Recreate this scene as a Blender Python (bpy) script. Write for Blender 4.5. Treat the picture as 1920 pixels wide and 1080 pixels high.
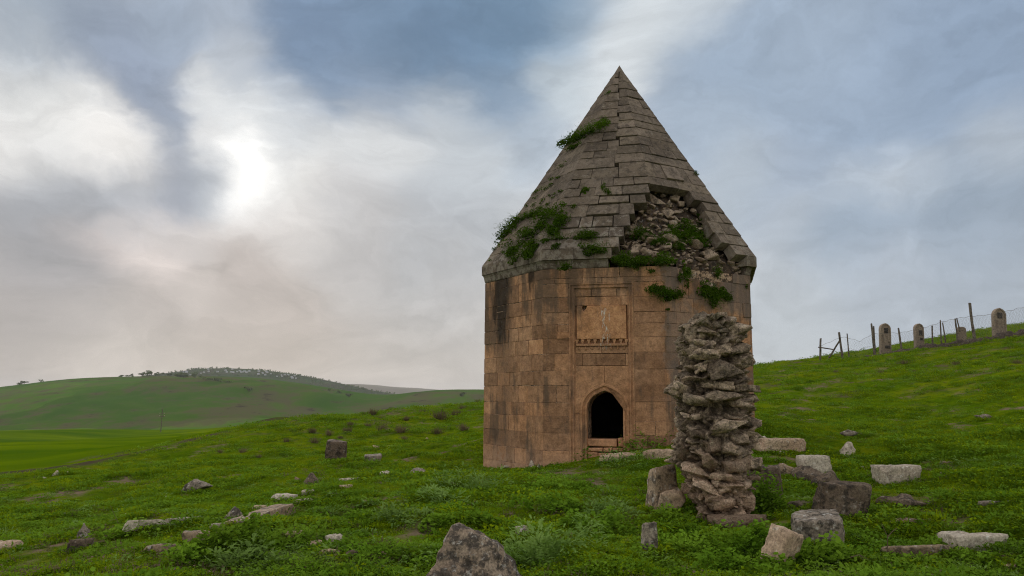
import bpy, bmesh, math, random
import numpy as np
from mathutils import Vector, Matrix, Euler

for o in list(bpy.data.objects):
    bpy.data.objects.remove(o)
SC = bpy.context.scene
COL = SC.collection
R_ = math.radians

# ------------------------------------------------------------------ camera
F, PITCH, ROLL = 1500.0, math.atan(202.0 / 1500.0), R_(0.35)
EYE = np.array([0.0, 0.0, 1.6])
def _Rx(a):
    c, s = math.cos(a), math.sin(a); return np.array([[1, 0, 0], [0, c, -s], [0, s, c]])
def _Rz(a):
    c, s = math.cos(a), math.sin(a); return np.array([[c, -s, 0], [s, c, 0], [0, 0, 1]])
CM = _Rx(math.pi / 2 + PITCH) @ _Rz(ROLL)
cam_d = bpy.data.cameras.new('camera')
cam = bpy.data.objects.new('camera', cam_d); COL.objects.link(cam)
cam_d.sensor_width = 36.0; cam_d.lens = 36.0 * F / 1920.0
cam_d.clip_start = 0.05; cam_d.clip_end = 30000.0
mw = Matrix([list(CM[i]) + [EYE[i]] for i in range(3)] + [[0, 0, 0, 1]])
cam.matrix_world = mw
SC.camera = cam

def ray(px, py):                       # direction of a sight line through a point of the photograph (1920 x 1080)
    d = CM @ np.array([(px - 960) / F, (540 - py) / F, -1.0]); return d / np.linalg.norm(d)
def proj(P):
    q = (np.asarray(P, float) - EYE) @ CM
    return np.stack([960 + F * q[..., 0] / -q[..., 2], 540 - F * q[..., 1] / -q[..., 2]], -1)
def at_depth(px, py, Y):
    d = ray(px, py); return EYE + d * (Y / d[1])

# ------------------------------------------------------------------ sky, sun, exposure
def s2l(c):
    return tuple(((v / 255.0) / 12.92 if v / 255.0 <= 0.04045 else ((v / 255.0 + 0.055) / 1.055) ** 2.4) for v in c)

class NT:                              # small node helper
    def __init__(s, tree): s.t = tree; s.n = tree.nodes; s.l = tree.links
    def new(s, typ, **kw):
        n = s.n.new(typ)
        for k, v in kw.items():
            if k == 'ins':
                for kk, vv in v.items(): s.put(n.inputs[kk], vv)
            else: setattr(n, k, v)
        return n
    def put(s, sock, v):
        if isinstance(v, bpy.types.NodeSocket): s.l.new(v, sock)
        elif isinstance(v, tuple) and len(v) == 3 and sock.type == 'RGBA': sock.default_value = (*v, 1)
        else: sock.default_value = v
    def m(s, op, a, b=0.0, c=0.0, clamp=False):
        n = s.new('ShaderNodeMath', operation=op, use_clamp=clamp)
        s.put(n.inputs[0], a); s.put(n.inputs[1], b); s.put(n.inputs[2], c); return n.outputs[0]
    def vm(s, op, a, b=(0, 0, 0), scale=None):
        n = s.new('ShaderNodeVectorMath', operation=op)
        s.put(n.inputs[0], a); s.put(n.inputs[1], b)
        if scale is not None: s.put(n.inputs['Scale'], scale)
        return n.outputs['Value'] if op in ('DOT_PRODUCT', 'LENGTH', 'DISTANCE') else n.outputs[0]
    def mix(s, f, a, b, mode='MIX'):
        n = s.new('ShaderNodeMix', data_type='RGBA', blend_type=mode)
        s.put(n.inputs[0], f); s.put(n.inputs[6], a); s.put(n.inputs[7], b); return n.outputs[2]
    def noise(s, vec, scale, detail=4.0, rough=0.55, dist=0.0, out='Fac'):
        n = s.new('ShaderNodeTexNoise')
        s.put(n.inputs['Vector'], vec); s.put(n.inputs['Scale'], scale); s.put(n.inputs['Detail'], detail)
        s.put(n.inputs['Roughness'], rough); s.put(n.inputs['Distortion'], dist); return n.outputs[out]
    def step(s, v, lo, hi):
        n = s.new('ShaderNodeMapRange', interpolation_type='SMOOTHSTEP')
        s.put(n.inputs[0], v); s.put(n.inputs[1], lo); s.put(n.inputs[2], hi); return n.outputs[0]

SUN_DIR = ray(490, 318)
SUN_EL = math.asin(SUN_DIR[2]); SUN_AZ = math.atan2(SUN_DIR[0], SUN_DIR[1])

# cloud tones by the direction in which they stand: (photo x, y, sRGB tone, spread)
CLOUDS = [
 (30,30,(160,172,186),90),(-80,120,(225,225,223),100),(30,130,(224,224,222),60),(110,190,(230,229,226),60),(180,240,(238,235,231),60),(250,290,(232,229,225),55),(60,250,(224,223,221),60),(-60,260,(230,228,225),90),
 (180,80,(150,162,180),75),(270,140,(148,160,180),70),(330,210,(158,168,184),55),(330,60,(160,173,190),70),(400,320,(176,182,190),45),
 (450,40,(170,181,196),60),(480,120,(192,199,208),50),(420,200,(218,220,221),42),(500,210,(214,217,219),45),(560,180,(190,198,208),40),(400,255,(226,226,225),38),(560,270,(206,210,214),50),
 (610,60,(128,150,178),90),(720,40,(123,146,172),100),(830,120,(114,140,168),110),(960,40,(118,145,172),110),(640,150,(130,151,177),60),(720,190,(136,154,177),55),(930,190,(138,160,184),60),
 (320,330,(160,166,178),60),(230,380,(172,176,183),60),(60,370,(172,175,181),80),(80,470,(164,165,169),110),(0,620,(181,174,171),150),
 (488,312,(255,254,250),44),(490,316,(240,239,237),72),(560,330,(232,231,228),60),(700,270,(214,216,217),80),(800,230,(204,209,213),60),(880,290,(198,204,209),90),(560,410,(218,214,211),70),(660,390,(206,205,205),70),
 (190,470,(228,216,211),42),(250,478,(244,232,226),46),(320,500,(240,228,222),42),(390,545,(214,205,199),36),(300,420,(212,205,202),45),(230,420,(206,200,198),40),(360,440,(206,200,197),55),(120,440,(196,190,189),40),
 (120,540,(170,166,167),90),(300,570,(181,173,169),90),(480,520,(191,182,177),80),
 (500,620,(193,183,176),150),(250,690,(203,195,189),150),(720,650,(195,188,183),150),(840,450,(184,188,193),120),(800,560,(189,187,186),120),(700,490,(192,189,188),80),
 (1030,150,(196,205,211),60),(1120,100,(210,215,218),70),(1220,60,(206,212,216),65),(1290,20,(196,204,211),60),(1060,60,(150,172,193),60),(960,260,(178,190,203),60),
 (1360,130,(158,175,195),100),(1500,60,(162,178,197),130),(1640,200,(158,175,196),130),(1850,80,(148,167,191),150),(1330,230,(168,182,198),70),
 (1480,330,(166,179,196),80),(1580,340,(184,193,203),45),(1660,320,(194,201,208),50),(1740,330,(182,192,203),45),(1890,280,(184,193,203),60),(1600,440,(160,175,192),90),(1500,420,(182,190,199),60),(1850,440,(156,171,188),120),
 (1480,590,(188,194,200),100),(1700,560,(178,186,196),110),(1900,540,(174,182,192),100),(1400,330,(180,190,200),60),
]
W = bpy.data.worlds.new('World'); SC.world = W; W.use_nodes = True
w = NT(W.node_tree); w.n.clear()
tc = w.new('ShaderNodeTexCoord').outputs['Generated']
dirn = w.vm('NORMALIZE', tc)
sep = w.new('ShaderNodeSeparateXYZ'); w.put(sep.inputs[0], dirn)
hgt = w.m('ADD', w.m('MAXIMUM', sep.outputs[2], 0.0), 0.22)
cmb = w.new('ShaderNodeCombineXYZ'); w.put(cmb.inputs[0], w.m('DIVIDE', sep.outputs[0], hgt)); w.put(cmb.inputs[1], w.m('DIVIDE', sep.outputs[1], hgt)); cmb.inputs[2].default_value = 1.7
lay = cmb.outputs[0]                   # position on a cloud layer overhead
skew = w.vm('MULTIPLY', dirn, (1.0, 1.0, 1.5))
warp = w.vm('SUBTRACT', w.noise(skew, 4.0, 6.0, 0.56, 0.3, out='Color'), (0.5, 0.5, 0.5))
wd = w.vm('NORMALIZE', w.vm('ADD', dirn, w.vm('SCALE', warp, scale=0.15)))
acc = None; wsum = None
for (px, py, c, s) in CLOUDS:
    d = ray(px, py); k = (F / s) ** 2 * 3.0
    wt = w.m('EXPONENT', w.m('MULTIPLY_ADD', w.vm('DOT_PRODUCT', wd, tuple(d)), k, -k))
    lin = s2l(c); boost = 1.45 if s == 44 else 1.0
    lum = sum(lin) / 3; gain = (lum / 0.50) ** 0.14; lin = tuple(v * gain for v in lin)
    cv = w.vm('SCALE', tuple(v * boost for v in lin), scale=wt)
    acc = cv if acc is None else w.vm('ADD', acc, cv)
    wsum = wt if wsum is None else w.m('ADD', wsum, wt)
rest = w.mix(w.step(w.noise(lay, 0.9, 5.0, 0.6), 0.35, 0.65), s2l((214, 216, 219)), s2l((248, 245, 240)))
acc = w.vm('ADD', acc, w.vm('SCALE', rest, scale=0.012)); wsum = w.m('ADD', wsum, 0.012)
cl = w.vm('SCALE', acc, scale=w.m('DIVIDE', 1.0, wsum))
str1 = w.noise(w.vm('ADD', w.vm('MULTIPLY', dirn, (1, 1, 3.0)), w.vm('SCALE', warp, scale=0.5)), 7.0, 6.0, 0.56, 0.6)
mod = w.m('MULTIPLY_ADD', w.m('SUBTRACT', str1, 0.5), 0.60, 1.0)
cl = w.vm('SCALE', cl, scale=mod)
sky = w.new('ShaderNodeTexSky', sky_type='NISHITA', sun_disc=False, sun_elevation=SUN_EL, sun_rotation=SUN_AZ, altitude=700.0, air_density=1.0, dust_density=0.3, ozone_density=1.0)
skyc = w.mix(0.965, sky.outputs[0], w.vm('SCALE', cl, scale=10.0))
bg = w.new('ShaderNodeBackground'); w.put(bg.inputs[0], skyc); bg.inputs[1].default_value = 0.1
wo = w.new('ShaderNodeOutputWorld'); w.l.new(bg.outputs[0], wo.inputs[0])

sun_d = bpy.data.lights.new('sun', 'SUN'); sun = bpy.data.objects.new('sun', sun_d); COL.objects.link(sun)
sun_d.energy = 1.5; sun_d.angle = R_(14.0); sun_d.color = (1.0, 0.95, 0.88)
sun.rotation_euler = Vector(SUN_DIR).to_track_quat('Z', 'Y').to_euler(); sun.location = (-20, 60, 40)
SC.view_settings.view_transform = 'Standard'; SC.view_settings.look = 'None'
SC.view_settings.exposure = 0.0; SC.view_settings.gamma = 1.0; SC.view_settings.use_curve_mapping = False
SC.cycles.use_denoising = True; SC.cycles.denoising_prefilter = 'NONE'; SC.cycles.filter_width = 1.1
SC.cycles.max_bounces = 6; SC.cycles.diffuse_bounces = 3; SC.cycles.transmission_bounces = 3; SC.cycles.volume_bounces = 0
SC.cycles.volume_step_rate = 4.0

# ------------------------------------------------------------------ numpy noise
def _h(ix, iy, iz, seed):
    n = (ix.astype(np.int64) * 374761393 + iy.astype(np.int64) * 668265263 + iz.astype(np.int64) * 2147483647 + seed * 1274126177) & 0x7fffffff
    n = ((n ^ (n >> 13)) * 1274126177) & 0x7fffffff
    n = ((n ^ (n >> 16)) * 974634533) & 0x7fffffff
    return (n ^ (n >> 15)) / float(0x7fffffff)
def vnoise(P, seed=0):
    P = np.asarray(P, float); i = np.floor(P); f = P - i; f = f * f * f * (f * (f * 6 - 15) + 10)
    ix, iy, iz = i[..., 0], i[..., 1], i[..., 2]; fx, fy, fz = f[..., 0], f[..., 1], f[..., 2]
    def c(a, b, d): return _h(ix + a, iy + b, iz + d, seed)
    x00 = c(0,0,0) * (1 - fx) + c(1,0,0) * fx; x10 = c(0,1,0) * (1 - fx) + c(1,1,0) * fx
    x01 = c(0,0,1) * (1 - fx) + c(1,0,1) * fx; x11 = c(0,1,1) * (1 - fx) + c(1,1,1) * fx
    return ((x00 * (1 - fy) + x10 * fy) * (1 - fz) + (x01 * (1 - fy) + x11 * fy) * fz) * 2 - 1
def fbm(P, seed=0, oct=4, gain=0.5):
    P = np.asarray(P, float); s = 0; a = 1.0
    for k in range(oct): s = s + a * vnoise(P * 2.03 ** k + 17.3 * k, seed + k); a *= gain
    return s
def P2(x, y, z=0.0):
    x = np.asarray(x, float); return np.stack([x, np.asarray(y, float) + 0 * x, 0 * x + z], -1)
def sstep(a, b, x):
    t = np.clip((np.asarray(x, float) - a) / (b - a), 0, 1); return t * t * (3 - 2 * t)

# ------------------------------------------------------------------ terrain
CTRL = [(960,1080,7.0),(0,1080,7.6),(1920,1080,6.6),(480,1080,7.3),(1440,1080,6.8),
 (1340,985,9.3),(1580,968,9.3),(1690,908,11.5),(1825,1032,7.6),(1588,855,15),(1602,818,19),(1845,785,23),(1455,846,15.6),
 (1700,740,32),(1700,692,42),(1500,720,38),(1417,686,62),(1540,674,56),(1640,663,53),(1725,652,51),(1820,641,49),(1920,627,47),
 (1500,679,72),(1640,656,72),(1760,634,73),(1920,606,74),
 (1920,700,30),(1920,760,20),(1920,850,12.5),(1920,940,9),(1760,800,19),(1500,780,25),
 (960,900,13),(785,893,14),(662,906,13.2),(575,916,14.5),(440,985,9.6),(243,990,10),(157,1022,9.4),(10,1036,9.4),
 (368,922,15.5),(100,890,22),(629,866,20),(700,869,19),(800,823,28),(860,780,40),(560,850,25),
 (905,752,52),(800,762,52),(700,771,50),(600,783,47),(540,784,46),(460,801,46),(370,814,48),(200,852,38),(0,890,30),
 (0,866,45),(200,835,65),(0,830,90),(200,807,270),(0,806,260),(370,810,240),(300,820,110)]
WORLD_PTS = [(-0.64,19.0,-0.06),(0.66,16.85,0.12),(5.27,17.5,0.83),(1.9,16.5,0.42),(3.1,16.24,0.62),(5.9,20,1.0),(3,23,0.8),(0,22.5,0.25),
 (-14,80,-2.5),(-4,90,-2),(-22,110,-5),(0,140,-6),(30,110,4.5),(60,110,8.5),(40,200,2),(80,60,9.5),(60,30,5.6),(30,10,2.8),(15,2,1.3),(60,0,5.5),
 (0,0,0.15),(0,-20,0.5),(-30,-10,-1.3),(30,-20,3),(-60,-60,-3),(0,-80,.5),(80,-80,6),(-30,18,-1.5),(-60,40,-3.2),(-100,100,-5.5),(-60,0,-3),(-130,250,-12),(120,150,10)]
pts = np.array([at_depth(*c) for c in CTRL] + [np.array(p, float) for p in WORLD_PTS])
def _warp(x, y): return np.stack([np.arcsinh(np.asarray(x, float) / 9.0), np.arcsinh(np.asarray(y, float) / 9.0)], -1)
def _tps(r2): return 0.5 * r2 * np.log(r2 + 1e-12)
_C = _warp(pts[:, 0], pts[:, 1]); _n = len(_C)
_K = _tps(((_C[:, None] - _C[None]) ** 2).sum(-1)) + np.eye(_n) * 0.0015
_Pm = np.concatenate([np.ones((_n, 1)), _C], 1)
_sol = np.linalg.solve(np.block([[_K, _Pm], [_Pm.T, np.zeros((3, 3))]]), np.concatenate([pts[:, 2], np.zeros(3)]))
def base_h(x, y):
    x = np.asarray(x, float); y = np.asarray(y, float); sh = x.shape
    q = _warp(x.ravel(), y.ravel()); out = np.zeros(len(q))
    for i in range(0, len(q), 20000):
        b = q[i:i + 20000]
        out[i:i + 20000] = _tps(((b[:, None] - _C[None]) ** 2).sum(-1)) @ _sol[:_n] + _sol[_n] + b @ _sol[_n + 1:]
    return out.reshape(sh)
def ground_h(x, y):
    x = np.asarray(x, float); y = np.asarray(y, float)
    r = np.hypot(x, y)
    h = base_h(np.clip(x, -220, 220), np.clip(y, -150, 280))
    tw = sstep(3.3, 5.0, np.hypot(x - 2.62, y - 19.5))
    h = h + (0.065 * fbm(P2(x * 1.3, y * 1.3), 3, 4, .6) + 0.10 * fbm(P2(x * .25, y * .25), 9, 3) * sstep(5, 25, r)) * (0.3 + 0.7 * tw)
    h = h + 0.35 * fbm(P2(x * .035, y * .035), 21, 3) * sstep(60, 160, r)
    return h + (-46.0 - h) * sstep(285, 620, r)
def gz(x, y): return float(ground_h(np.array([x]), np.array([y]))[0])
def on_ground(px, py):                 # where a sight line meets the ground
    d = ray(px, py); t = np.concatenate([np.linspace(4, 30, 900), np.geomspace(30.05, 400, 900)])
    P = EYE + d * t[:, None]; g = P[:, 2] - ground_h(P[:, 0], P[:, 1])
    k = np.argmax(g < 0) if (g < 0).any() else len(t) - 1
    k = max(k, 1); a, b = g[k - 1], g[k]; tt = t[k - 1] + (t[k] - t[k - 1]) * (a / (a - b) if a != b else 0)
    p = EYE + d * tt; return Vector((p[0], p[1], gz(p[0], p[1])))

def axis_steps(lo, hi, dense, step, grow, lim):
    a = list(np.arange(dense[0], dense[1] + 1e-6, step)); s = step
    while a[-1] < hi: s *= grow; a.append(min(a[-1] + s, hi))
    s = step; b = []; x = dense[0]
    while x > lo: s *= grow; x = max(x - s, lo); b.append(x)
    return np.array(b[::-1] + a)

# ------------------------------------------------------------------ object helpers
def link(name, me, mats=None, parent=None, loc=None):
    o = bpy.data.objects.new(name, me); COL.objects.link(o)
    if mats is not None:
        for m_ in (mats if isinstance(mats, (list, tuple)) else [mats]):
            if m_.name not in me.materials: me.materials.append(m_)
    if parent: o.parent = parent
    if loc is not None: o.location = loc
    return o
def mesh(name, V, Fc, smooth=False):
    me = bpy.data.meshes.new(name); me.from_pydata([tuple(map(float, v)) for v in V], [], Fc); me.update()
    if smooth: me.polygons.foreach_set('use_smooth', [True] * len(me.polygons))
    return me
def np_mesh(name, V, Fq, smooth=False):  # fast: all faces with the same corner count
    V = np.asarray(V, np.float32); Fq = np.asarray(Fq, np.int32); me = bpy.data.meshes.new(name)
    n = Fq.shape[1]; me.vertices.add(len(V)); me.vertices.foreach_set('co', V.ravel())
    me.loops.add(Fq.size); me.loops.foreach_set('vertex_index', Fq.ravel())
    me.polygons.add(len(Fq)); me.polygons.foreach_set('loop_start', np.arange(0, Fq.size, n, dtype=np.int32))
    me.update(calc_edges=True); me.validate()
    if smooth: me.polygons.foreach_set('use_smooth', np.ones(len(Fq), bool))
    return me
def tag(o, label=None, cat=None, group=None, kind=None):
    if label: o['label'] = label
    if cat: o['category'] = cat
    if group: o['group'] = group
    if kind: o['kind'] = kind
    return o
def empty(name, loc, rz=0.0):
    o = bpy.data.objects.new(name, None); COL.objects.link(o); o.location = loc; o.rotation_euler = (0, 0, rz); o.empty_display_size = 0.2; return o
def copy_tree(o, parent=None):
    c = o.copy(); COL.objects.link(c)
    if parent: c.parent = parent
    for ch in list(o.children): copy_tree(ch, c)
    return c

# ------------------------------------------------------------------ materials
def mat(name):
    m_ = bpy.data.materials.new(name); m_.use_nodes = True; t = NT(m_.node_tree)
    b = m_.node_tree.nodes['Principled BSDF']; b.inputs['Roughness'].default_value = 0.9
    b.inputs['Specular IOR Level'].default_value = 0.08
    return m_, t, b
def bump(t, b, hgt, strength=0.6, dist=0.02):
    n = t.new('ShaderNodeBump'); t.put(n.inputs['Height'], hgt); n.inputs['Strength'].default_value = strength; n.inputs['Distance'].default_value = dist
    t.l.new(n.outputs[0], b.inputs['Normal'])
def stone_mat(name, c1, c2, dark=(0.035, 0.032, 0.028), damt=0.5, pale=(0.5, 0.47, 0.42), pamt=0.35, sc=1.0, bd=0.02):
    m_, t, b = mat(name); pos = t.new('ShaderNodeNewGeometry').outputs['Position']
    oi = t.new('ShaderNodeObjectInfo').outputs['Random']
    pos = t.vm('ADD', pos, t.vm('SCALE', (7.1, 3.3, 5.7), scale=oi))
    n1 = t.noise(pos, 2.2 * sc, 5, 0.6); n2 = t.noise(pos, 9 * sc, 8, 0.68); n3 = t.noise(pos, 38 * sc, 6, 0.7)
    c = t.mix(t.step(n1, 0.3, 0.7), c1, c2)
    c = t.mix(t.m('MULTIPLY', t.step(n2, 0.55 - 0.14 * damt, 0.63 - 0.08 * damt), min(1, 0.45 + damt * .6)), c, dark)
    n4 = t.noise(t.vm('ADD', pos, (9, 4, 2)), 14 * sc, 7, 0.7)
    c = t.mix(t.m('MULTIPLY', t.step(n4, 0.60 - 0.12 * pamt, 0.66 - 0.06 * pamt), min(1, 0.45 + pamt * .6)), c, pale)
    c = t.mix(0.85, c, t.mix(t.step(n3, .25, .75), (0.22, 0.22, 0.22), (0.78, 0.78, 0.78)), 'OVERLAY')
    t.put(b.inputs['Base Color'], c)
    bump(t, b, t.m('ADD', t.m('MULTIPLY', n2, 1.0), t.m('MULTIPLY', n3, 0.45)), 0.8, bd)
    return m_
M = {}
M['grey'] = stone_mat('grey_stone', (0.22, 0.178, 0.138), (0.32, 0.265, 0.208), damt=0.5, pamt=0.5)
M['pale'] = stone_mat('pale_stone', (0.42, 0.345, 0.265), (0.55, 0.48, 0.385), dark=(0.16, 0.13, 0.10), damt=0.2, pamt=0.3, pale=(0.72, 0.67, 0.58))
M['brown'] = stone_mat('brown_stone', (0.25, 0.175, 0.115), (0.35, 0.26, 0.175), damt=0.45, pamt=0.3)
M['dark'] = stone_mat('dark_stone', (0.125, 0.090, 0.064), (0.205, 0.155, 0.112), damt=0.5, pamt=0.2, pale=(.34, .30, .25))
M['tan'] = stone_mat('tan_stone', (0.42, 0.29, 0.195), (0.52, 0.39, 0.275), dark=(0.12, 0.09, 0.065), damt=0.25, pamt=0.25, pale=(.62, .54, .44))
M['boulder'] = stone_mat('lichened_boulder_stone', (0.26, 0.19, 0.135), (0.36, 0.28, 0.205), dark=(0.095, 0.078, 0.064), damt=0.9, pamt=0.35, sc=1.3)
M['rubble'] = stone_mat('rubble_stone', (0.23, 0.165, 0.115), (0.36, 0.275, 0.20), damt=0.3, pamt=0.25)

def ground_mat():
    m_, t, b = mat('pasture_turf'); pos = t.new('ShaderNodeNewGeometry').outputs['Position']
    A = lambda n: t.new('ShaderNodeAttribute', attribute_name=n).outputs['Fac']
    n1 = t.noise(pos, 0.35, 5, 0.6); n2 = t.noise(pos, 1.9, 6, 0.65); n3 = t.noise(pos, 11, 6, 0.7)
    c = t.mix(t.step(n1, 0.35, 0.65), (0.076, 0.138, 0.003), (0.150, 0.185, 0.004))
    c = t.mix(t.step(n2, 0.42, 0.66), c, (0.050, 0.100, 0.003))
    c = t.mix(t.m('MULTIPLY', t.step(n3, 0.45, 0.7), 0.5), c, (0.150, 0.185, 0.008))
    n5 = t.noise(t.vm('MULTIPLY', pos, (1, 1, 2)), 0.9, 8, 0.75)
    c = t.mix(t.m('MULTIPLY', t.step(n5, 0.54, 0.66), 0.8), c, (0.024, 0.046, 0.003))
    dry = t.m('MULTIPLY', t.step(t.noise(t.vm('MULTIPLY', pos, (1, 1, 3)), 0.55, 7, 0.72), 0.50, 0.66), A('dry'))
    c = t.mix(dry, c, t.mix(n3, (0.085, 0.062, 0.04), (0.17, 0.13, 0.085)))
    c = t.mix(A('field'), c, t.mix(t.step(t.noise(t.vm('MULTIPLY', pos, (0.25, 1, 1)), 0.06, 5, 0.6), 0.3, 0.7), (0.050, 0.108, 0.003), (0.135, 0.190, 0.002)))
    c = t.mix(t.m('MULTIPLY', A('soil'), t.step(t.noise(pos, 0.8, 6, 0.7), 0.30, 0.5)), c, (0.075, 0.055, 0.042))
    earth = t.m('MULTIPLY', A('bare'), t.step(t.noise(pos, 3.0, 6, 0.7), 0.42, 0.58))
    c = t.mix(earth, c, t.mix(n3, (0.12, 0.082, 0.056), (0.29, 0.21, 0.15)))
    t.put(b.inputs['Base Color'], c); b.inputs['Specular IOR Level'].default_value = 0.0
    bump(t, b, t.m('ADD', n3, t.m('MULTIPLY', n2, 2.0)), 0.7, 0.06)
    return m_
M['ground'] = ground_mat()

def leaf_mat(name, c1, c2, trans=0.35, sc=2.0, rough=0.6):
    m_ = bpy.data.materials.new(name); m_.use_nodes = True; t = NT(m_.node_tree); t.n.clear()
    pos = t.new('ShaderNodeNewGeometry').outputs['Position']; oi = t.new('ShaderNodeObjectInfo').outputs['Random']
    f = t.step(t.noise(pos, sc, 6, 0.7), 0.38, 0.62)
    c = t.vm('SCALE', t.mix(f, c1, c2), scale=t.m('MULTIPLY_ADD', oi, 0.7, 0.65))
    c = t.mix(t.m('MULTIPLY', t.noise(pos, 60.0, 2, 0.5), 0.7), c, tuple(v * 1.7 for v in c2))
    p = t.new('ShaderNodeBsdfPrincipled'); t.put(p.inputs['Base Color'], c); p.inputs['Roughness'].default_value = rough; p.inputs['Specular IOR Level'].default_value = 0.0
    tr = t.new('ShaderNodeBsdfTranslucent'); t.put(tr.inputs[0], t.mix(0.3, c, (0.16, 0.24, 0.008)))
    mx = t.new('ShaderNodeMixShader'); mx.inputs[0].default_value = trans; t.l.new(p.outputs[0], mx.inputs[1]); t.l.new(tr.outputs[0], mx.inputs[2])
    o = t.new('ShaderNodeOutputMaterial'); t.l.new(mx.outputs[0], o.inputs[0]); return m_
M['grass'] = leaf_mat('grass_blades', (0.055, 0.130, 0.003), (0.190, 0.250, 0.005), 0.3, 0.7)
M['weed'] = leaf_mat('weed_leaves', (0.045, 0.118, 0.006), (0.140, 0.235, 0.020), 0.3, 1.5)
M['thistle'] = leaf_mat('thistle_leaves', (0.065, 0.140, 0.020), (0.165, 0.250, 0.060), 0.25, 1.5)
M['roofgreen'] = leaf_mat('roof_plant_leaves', (0.018, 0.048, 0.003), (0.045, 0.082, 0.005), 0.25, 3.0)
M['straw'] = leaf_mat('dry_stems', (0.080, 0.058, 0.040), (0.15, 0.11, 0.07), 0.1, 2.0, 0.9)
M['treeleaf'] = leaf_mat('tree_leaves', (0.055, 0.080, 0.026), (0.090, 0.115, 0.040), 0.2, 0.05)

# ------------------------------------------------------------------ ground sheet
def edge_x(y, bl):                      # boundary of the sown field below the pasture, running away from the camera
    o = np.argsort(bl[:, 1]); yy, xx = bl[o, 1], bl[o, 0]
    return np.where(y > yy[-1], xx[-1] + (y - yy[-1]) * 0.9, np.interp(y, yy, xx))
def BARE_N(x, y): return fbm(P2(x * .8, y * .55), 91, 4, .6) - 0.72
def build_ground():
    xs = axis_steps(-8000, 8000, (-9, 12), 0.15, 1.06, 0); ys = axis_steps(-8000, 8000, (5.5, 22), 0.15, 1.045, 0)
    X, Y = np.meshgrid(xs, ys); Z = ground_h(X, Y)
    nx, ny = len(xs), len(ys); V = np.stack([X, Y, Z], -1).reshape(-1, 3)
    i = np.arange(ny - 1)[:, None] * nx + np.arange(nx - 1)[None]; Fq = np.stack([i, i + 1, i + nx + 1, i + nx], -1).reshape(-1, 4)
    me = np_mesh('ground', V, Fq, True)
    x, y = V[:, 0], V[:, 1]
    # boundary of the sown field below the pasture: a line in plan
    bl = np.array([on_ground(px, py)[:2] for px, py in ((-250, 925), (-100, 902), (0, 889), (100, 871), (200, 853), (290, 836), (370, 820), (440, 806))])
    xb = edge_x(y, bl) + 0.35 * fbm(P2(y * .35, y * 0), 5, 3)
    lim = (x > -420) & (y < 640) & (y > -40)
    field = np.clip((xb - x) / 0.8, 0, 1) * lim
    soil = np.exp(-((x - xb - 0.6) / 0.95) ** 2) * lim * sstep(60, 46, y)
    dry = np.clip(sstep(24, 40, y) * 0.95 + 0.12, 0, 1)
    bare = np.zeros(len(x))
    for px, py, rr in ((600, 1018, .6), (555, 1003, .32), (625, 1035, .45), (740, 935, .3), (690, 940, .3), (790, 1003, .3), (870, 1000, .3), (1120, 905, .3), (520, 955, .35), (560, 935, .3), (1180, 862, .5), (1700, 950, .5), (1850, 1060, .4), (900, 905, .35), (1040, 960, .3)):
        g = on_ground(px, py); BARE.append((g.x, g.y, rr)); bare = np.maximum(bare, np.exp(-(((x - g.x) ** 2 + (y - g.y) ** 2 * .35) / rr ** 2)))
    bn = BARE_N(x, y); bare = np.maximum(bare, sstep(.0, .25, bn) * sstep(70, 50, y) * (np.abs(x) < 70)); bare[(np.abs(x) > 70) | (y > 75) | (y < 2)] = 0; bare *= 1 - np.clip(field * 3, 0, 1)
    for n_, a in (('field', field), ('soil', soil), ('dry', dry), ('bare', bare)):
        at = me.attributes.new(n_, 'FLOAT', 'POINT'); at.data.foreach_set('value', a.astype(np.float32))
    tag(link('ground', me, M['ground']), kind='structure')
    return bl
BARE = []
BL = build_ground()

# ------------------------------------------------------------------ distant hills
def far_mat(name, g1, g2, br, amt, sc):
    m_, t, b = mat(name); pos = t.new('ShaderNodeNewGeometry').outputs['Position']
    p2 = t.vm('MULTIPLY', pos, (1, 0.6, 3.0))
    n1 = t.noise(p2, sc, 6, 0.65, 0.6); n2 = t.noise(p2, sc * 4.5, 7, 0.72)
    c = t.mix(t.step(n1, 0.35, 0.65), g1, g2)
    vo = t.new('ShaderNodeTexVoronoi'); t.put(vo.inputs['Vector'], t.vm('ADD', t.vm('MULTIPLY', pos, (1, .8, 0)), t.vm('SCALE', t.noise(pos, .004, 3, .5, out='Color'), scale=160.0))); vo.inputs['Scale'].default_value = sc * 0.55
    hv = t.new('ShaderNodeSeparateXYZ'); t.put(hv.inputs[0], vo.outputs['Color']); c = t.vm('SCALE', c, scale=t.m('MULTIPLY_ADD', hv.outputs[0], 0.5, 0.75))
    c = t.mix(t.m('MULTIPLY', t.step(t.m('MULTIPLY_ADD', n2, 0.55, t.m('MULTIPLY', n1, 0.5)), 0.49, 0.60), amt), c, br)
    c = t.mix(t.m('MULTIPLY', t.step(n2, 0.60, 0.68), 0.8), c, tuple(v * 0.35 for v in br))
    t.put(b.inputs['Base Color'], c); b.inputs['Specular IOR Level'].default_value = 0.0
    return m_
M['hill'] = far_mat('far_pasture', (0.046, 0.120, 0.006), (0.088, 0.160, 0.010), (0.105, 0.075, 0.050), 0.7, 0.006)
M['woodhill'] = far_mat('wooded_slope', (0.040, 0.070, 0.022), (0.055, 0.080, 0.030), (0.07, 0.055, 0.04), 0.7, 0.012)
M['mountain'] = far_mat('bare_mountain', (0.16, 0.13, 0.085), (0.20, 0.17, 0.11), (0.13, 0.10, 0.075), 0.5, 0.002)
HILLZ = {}
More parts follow.
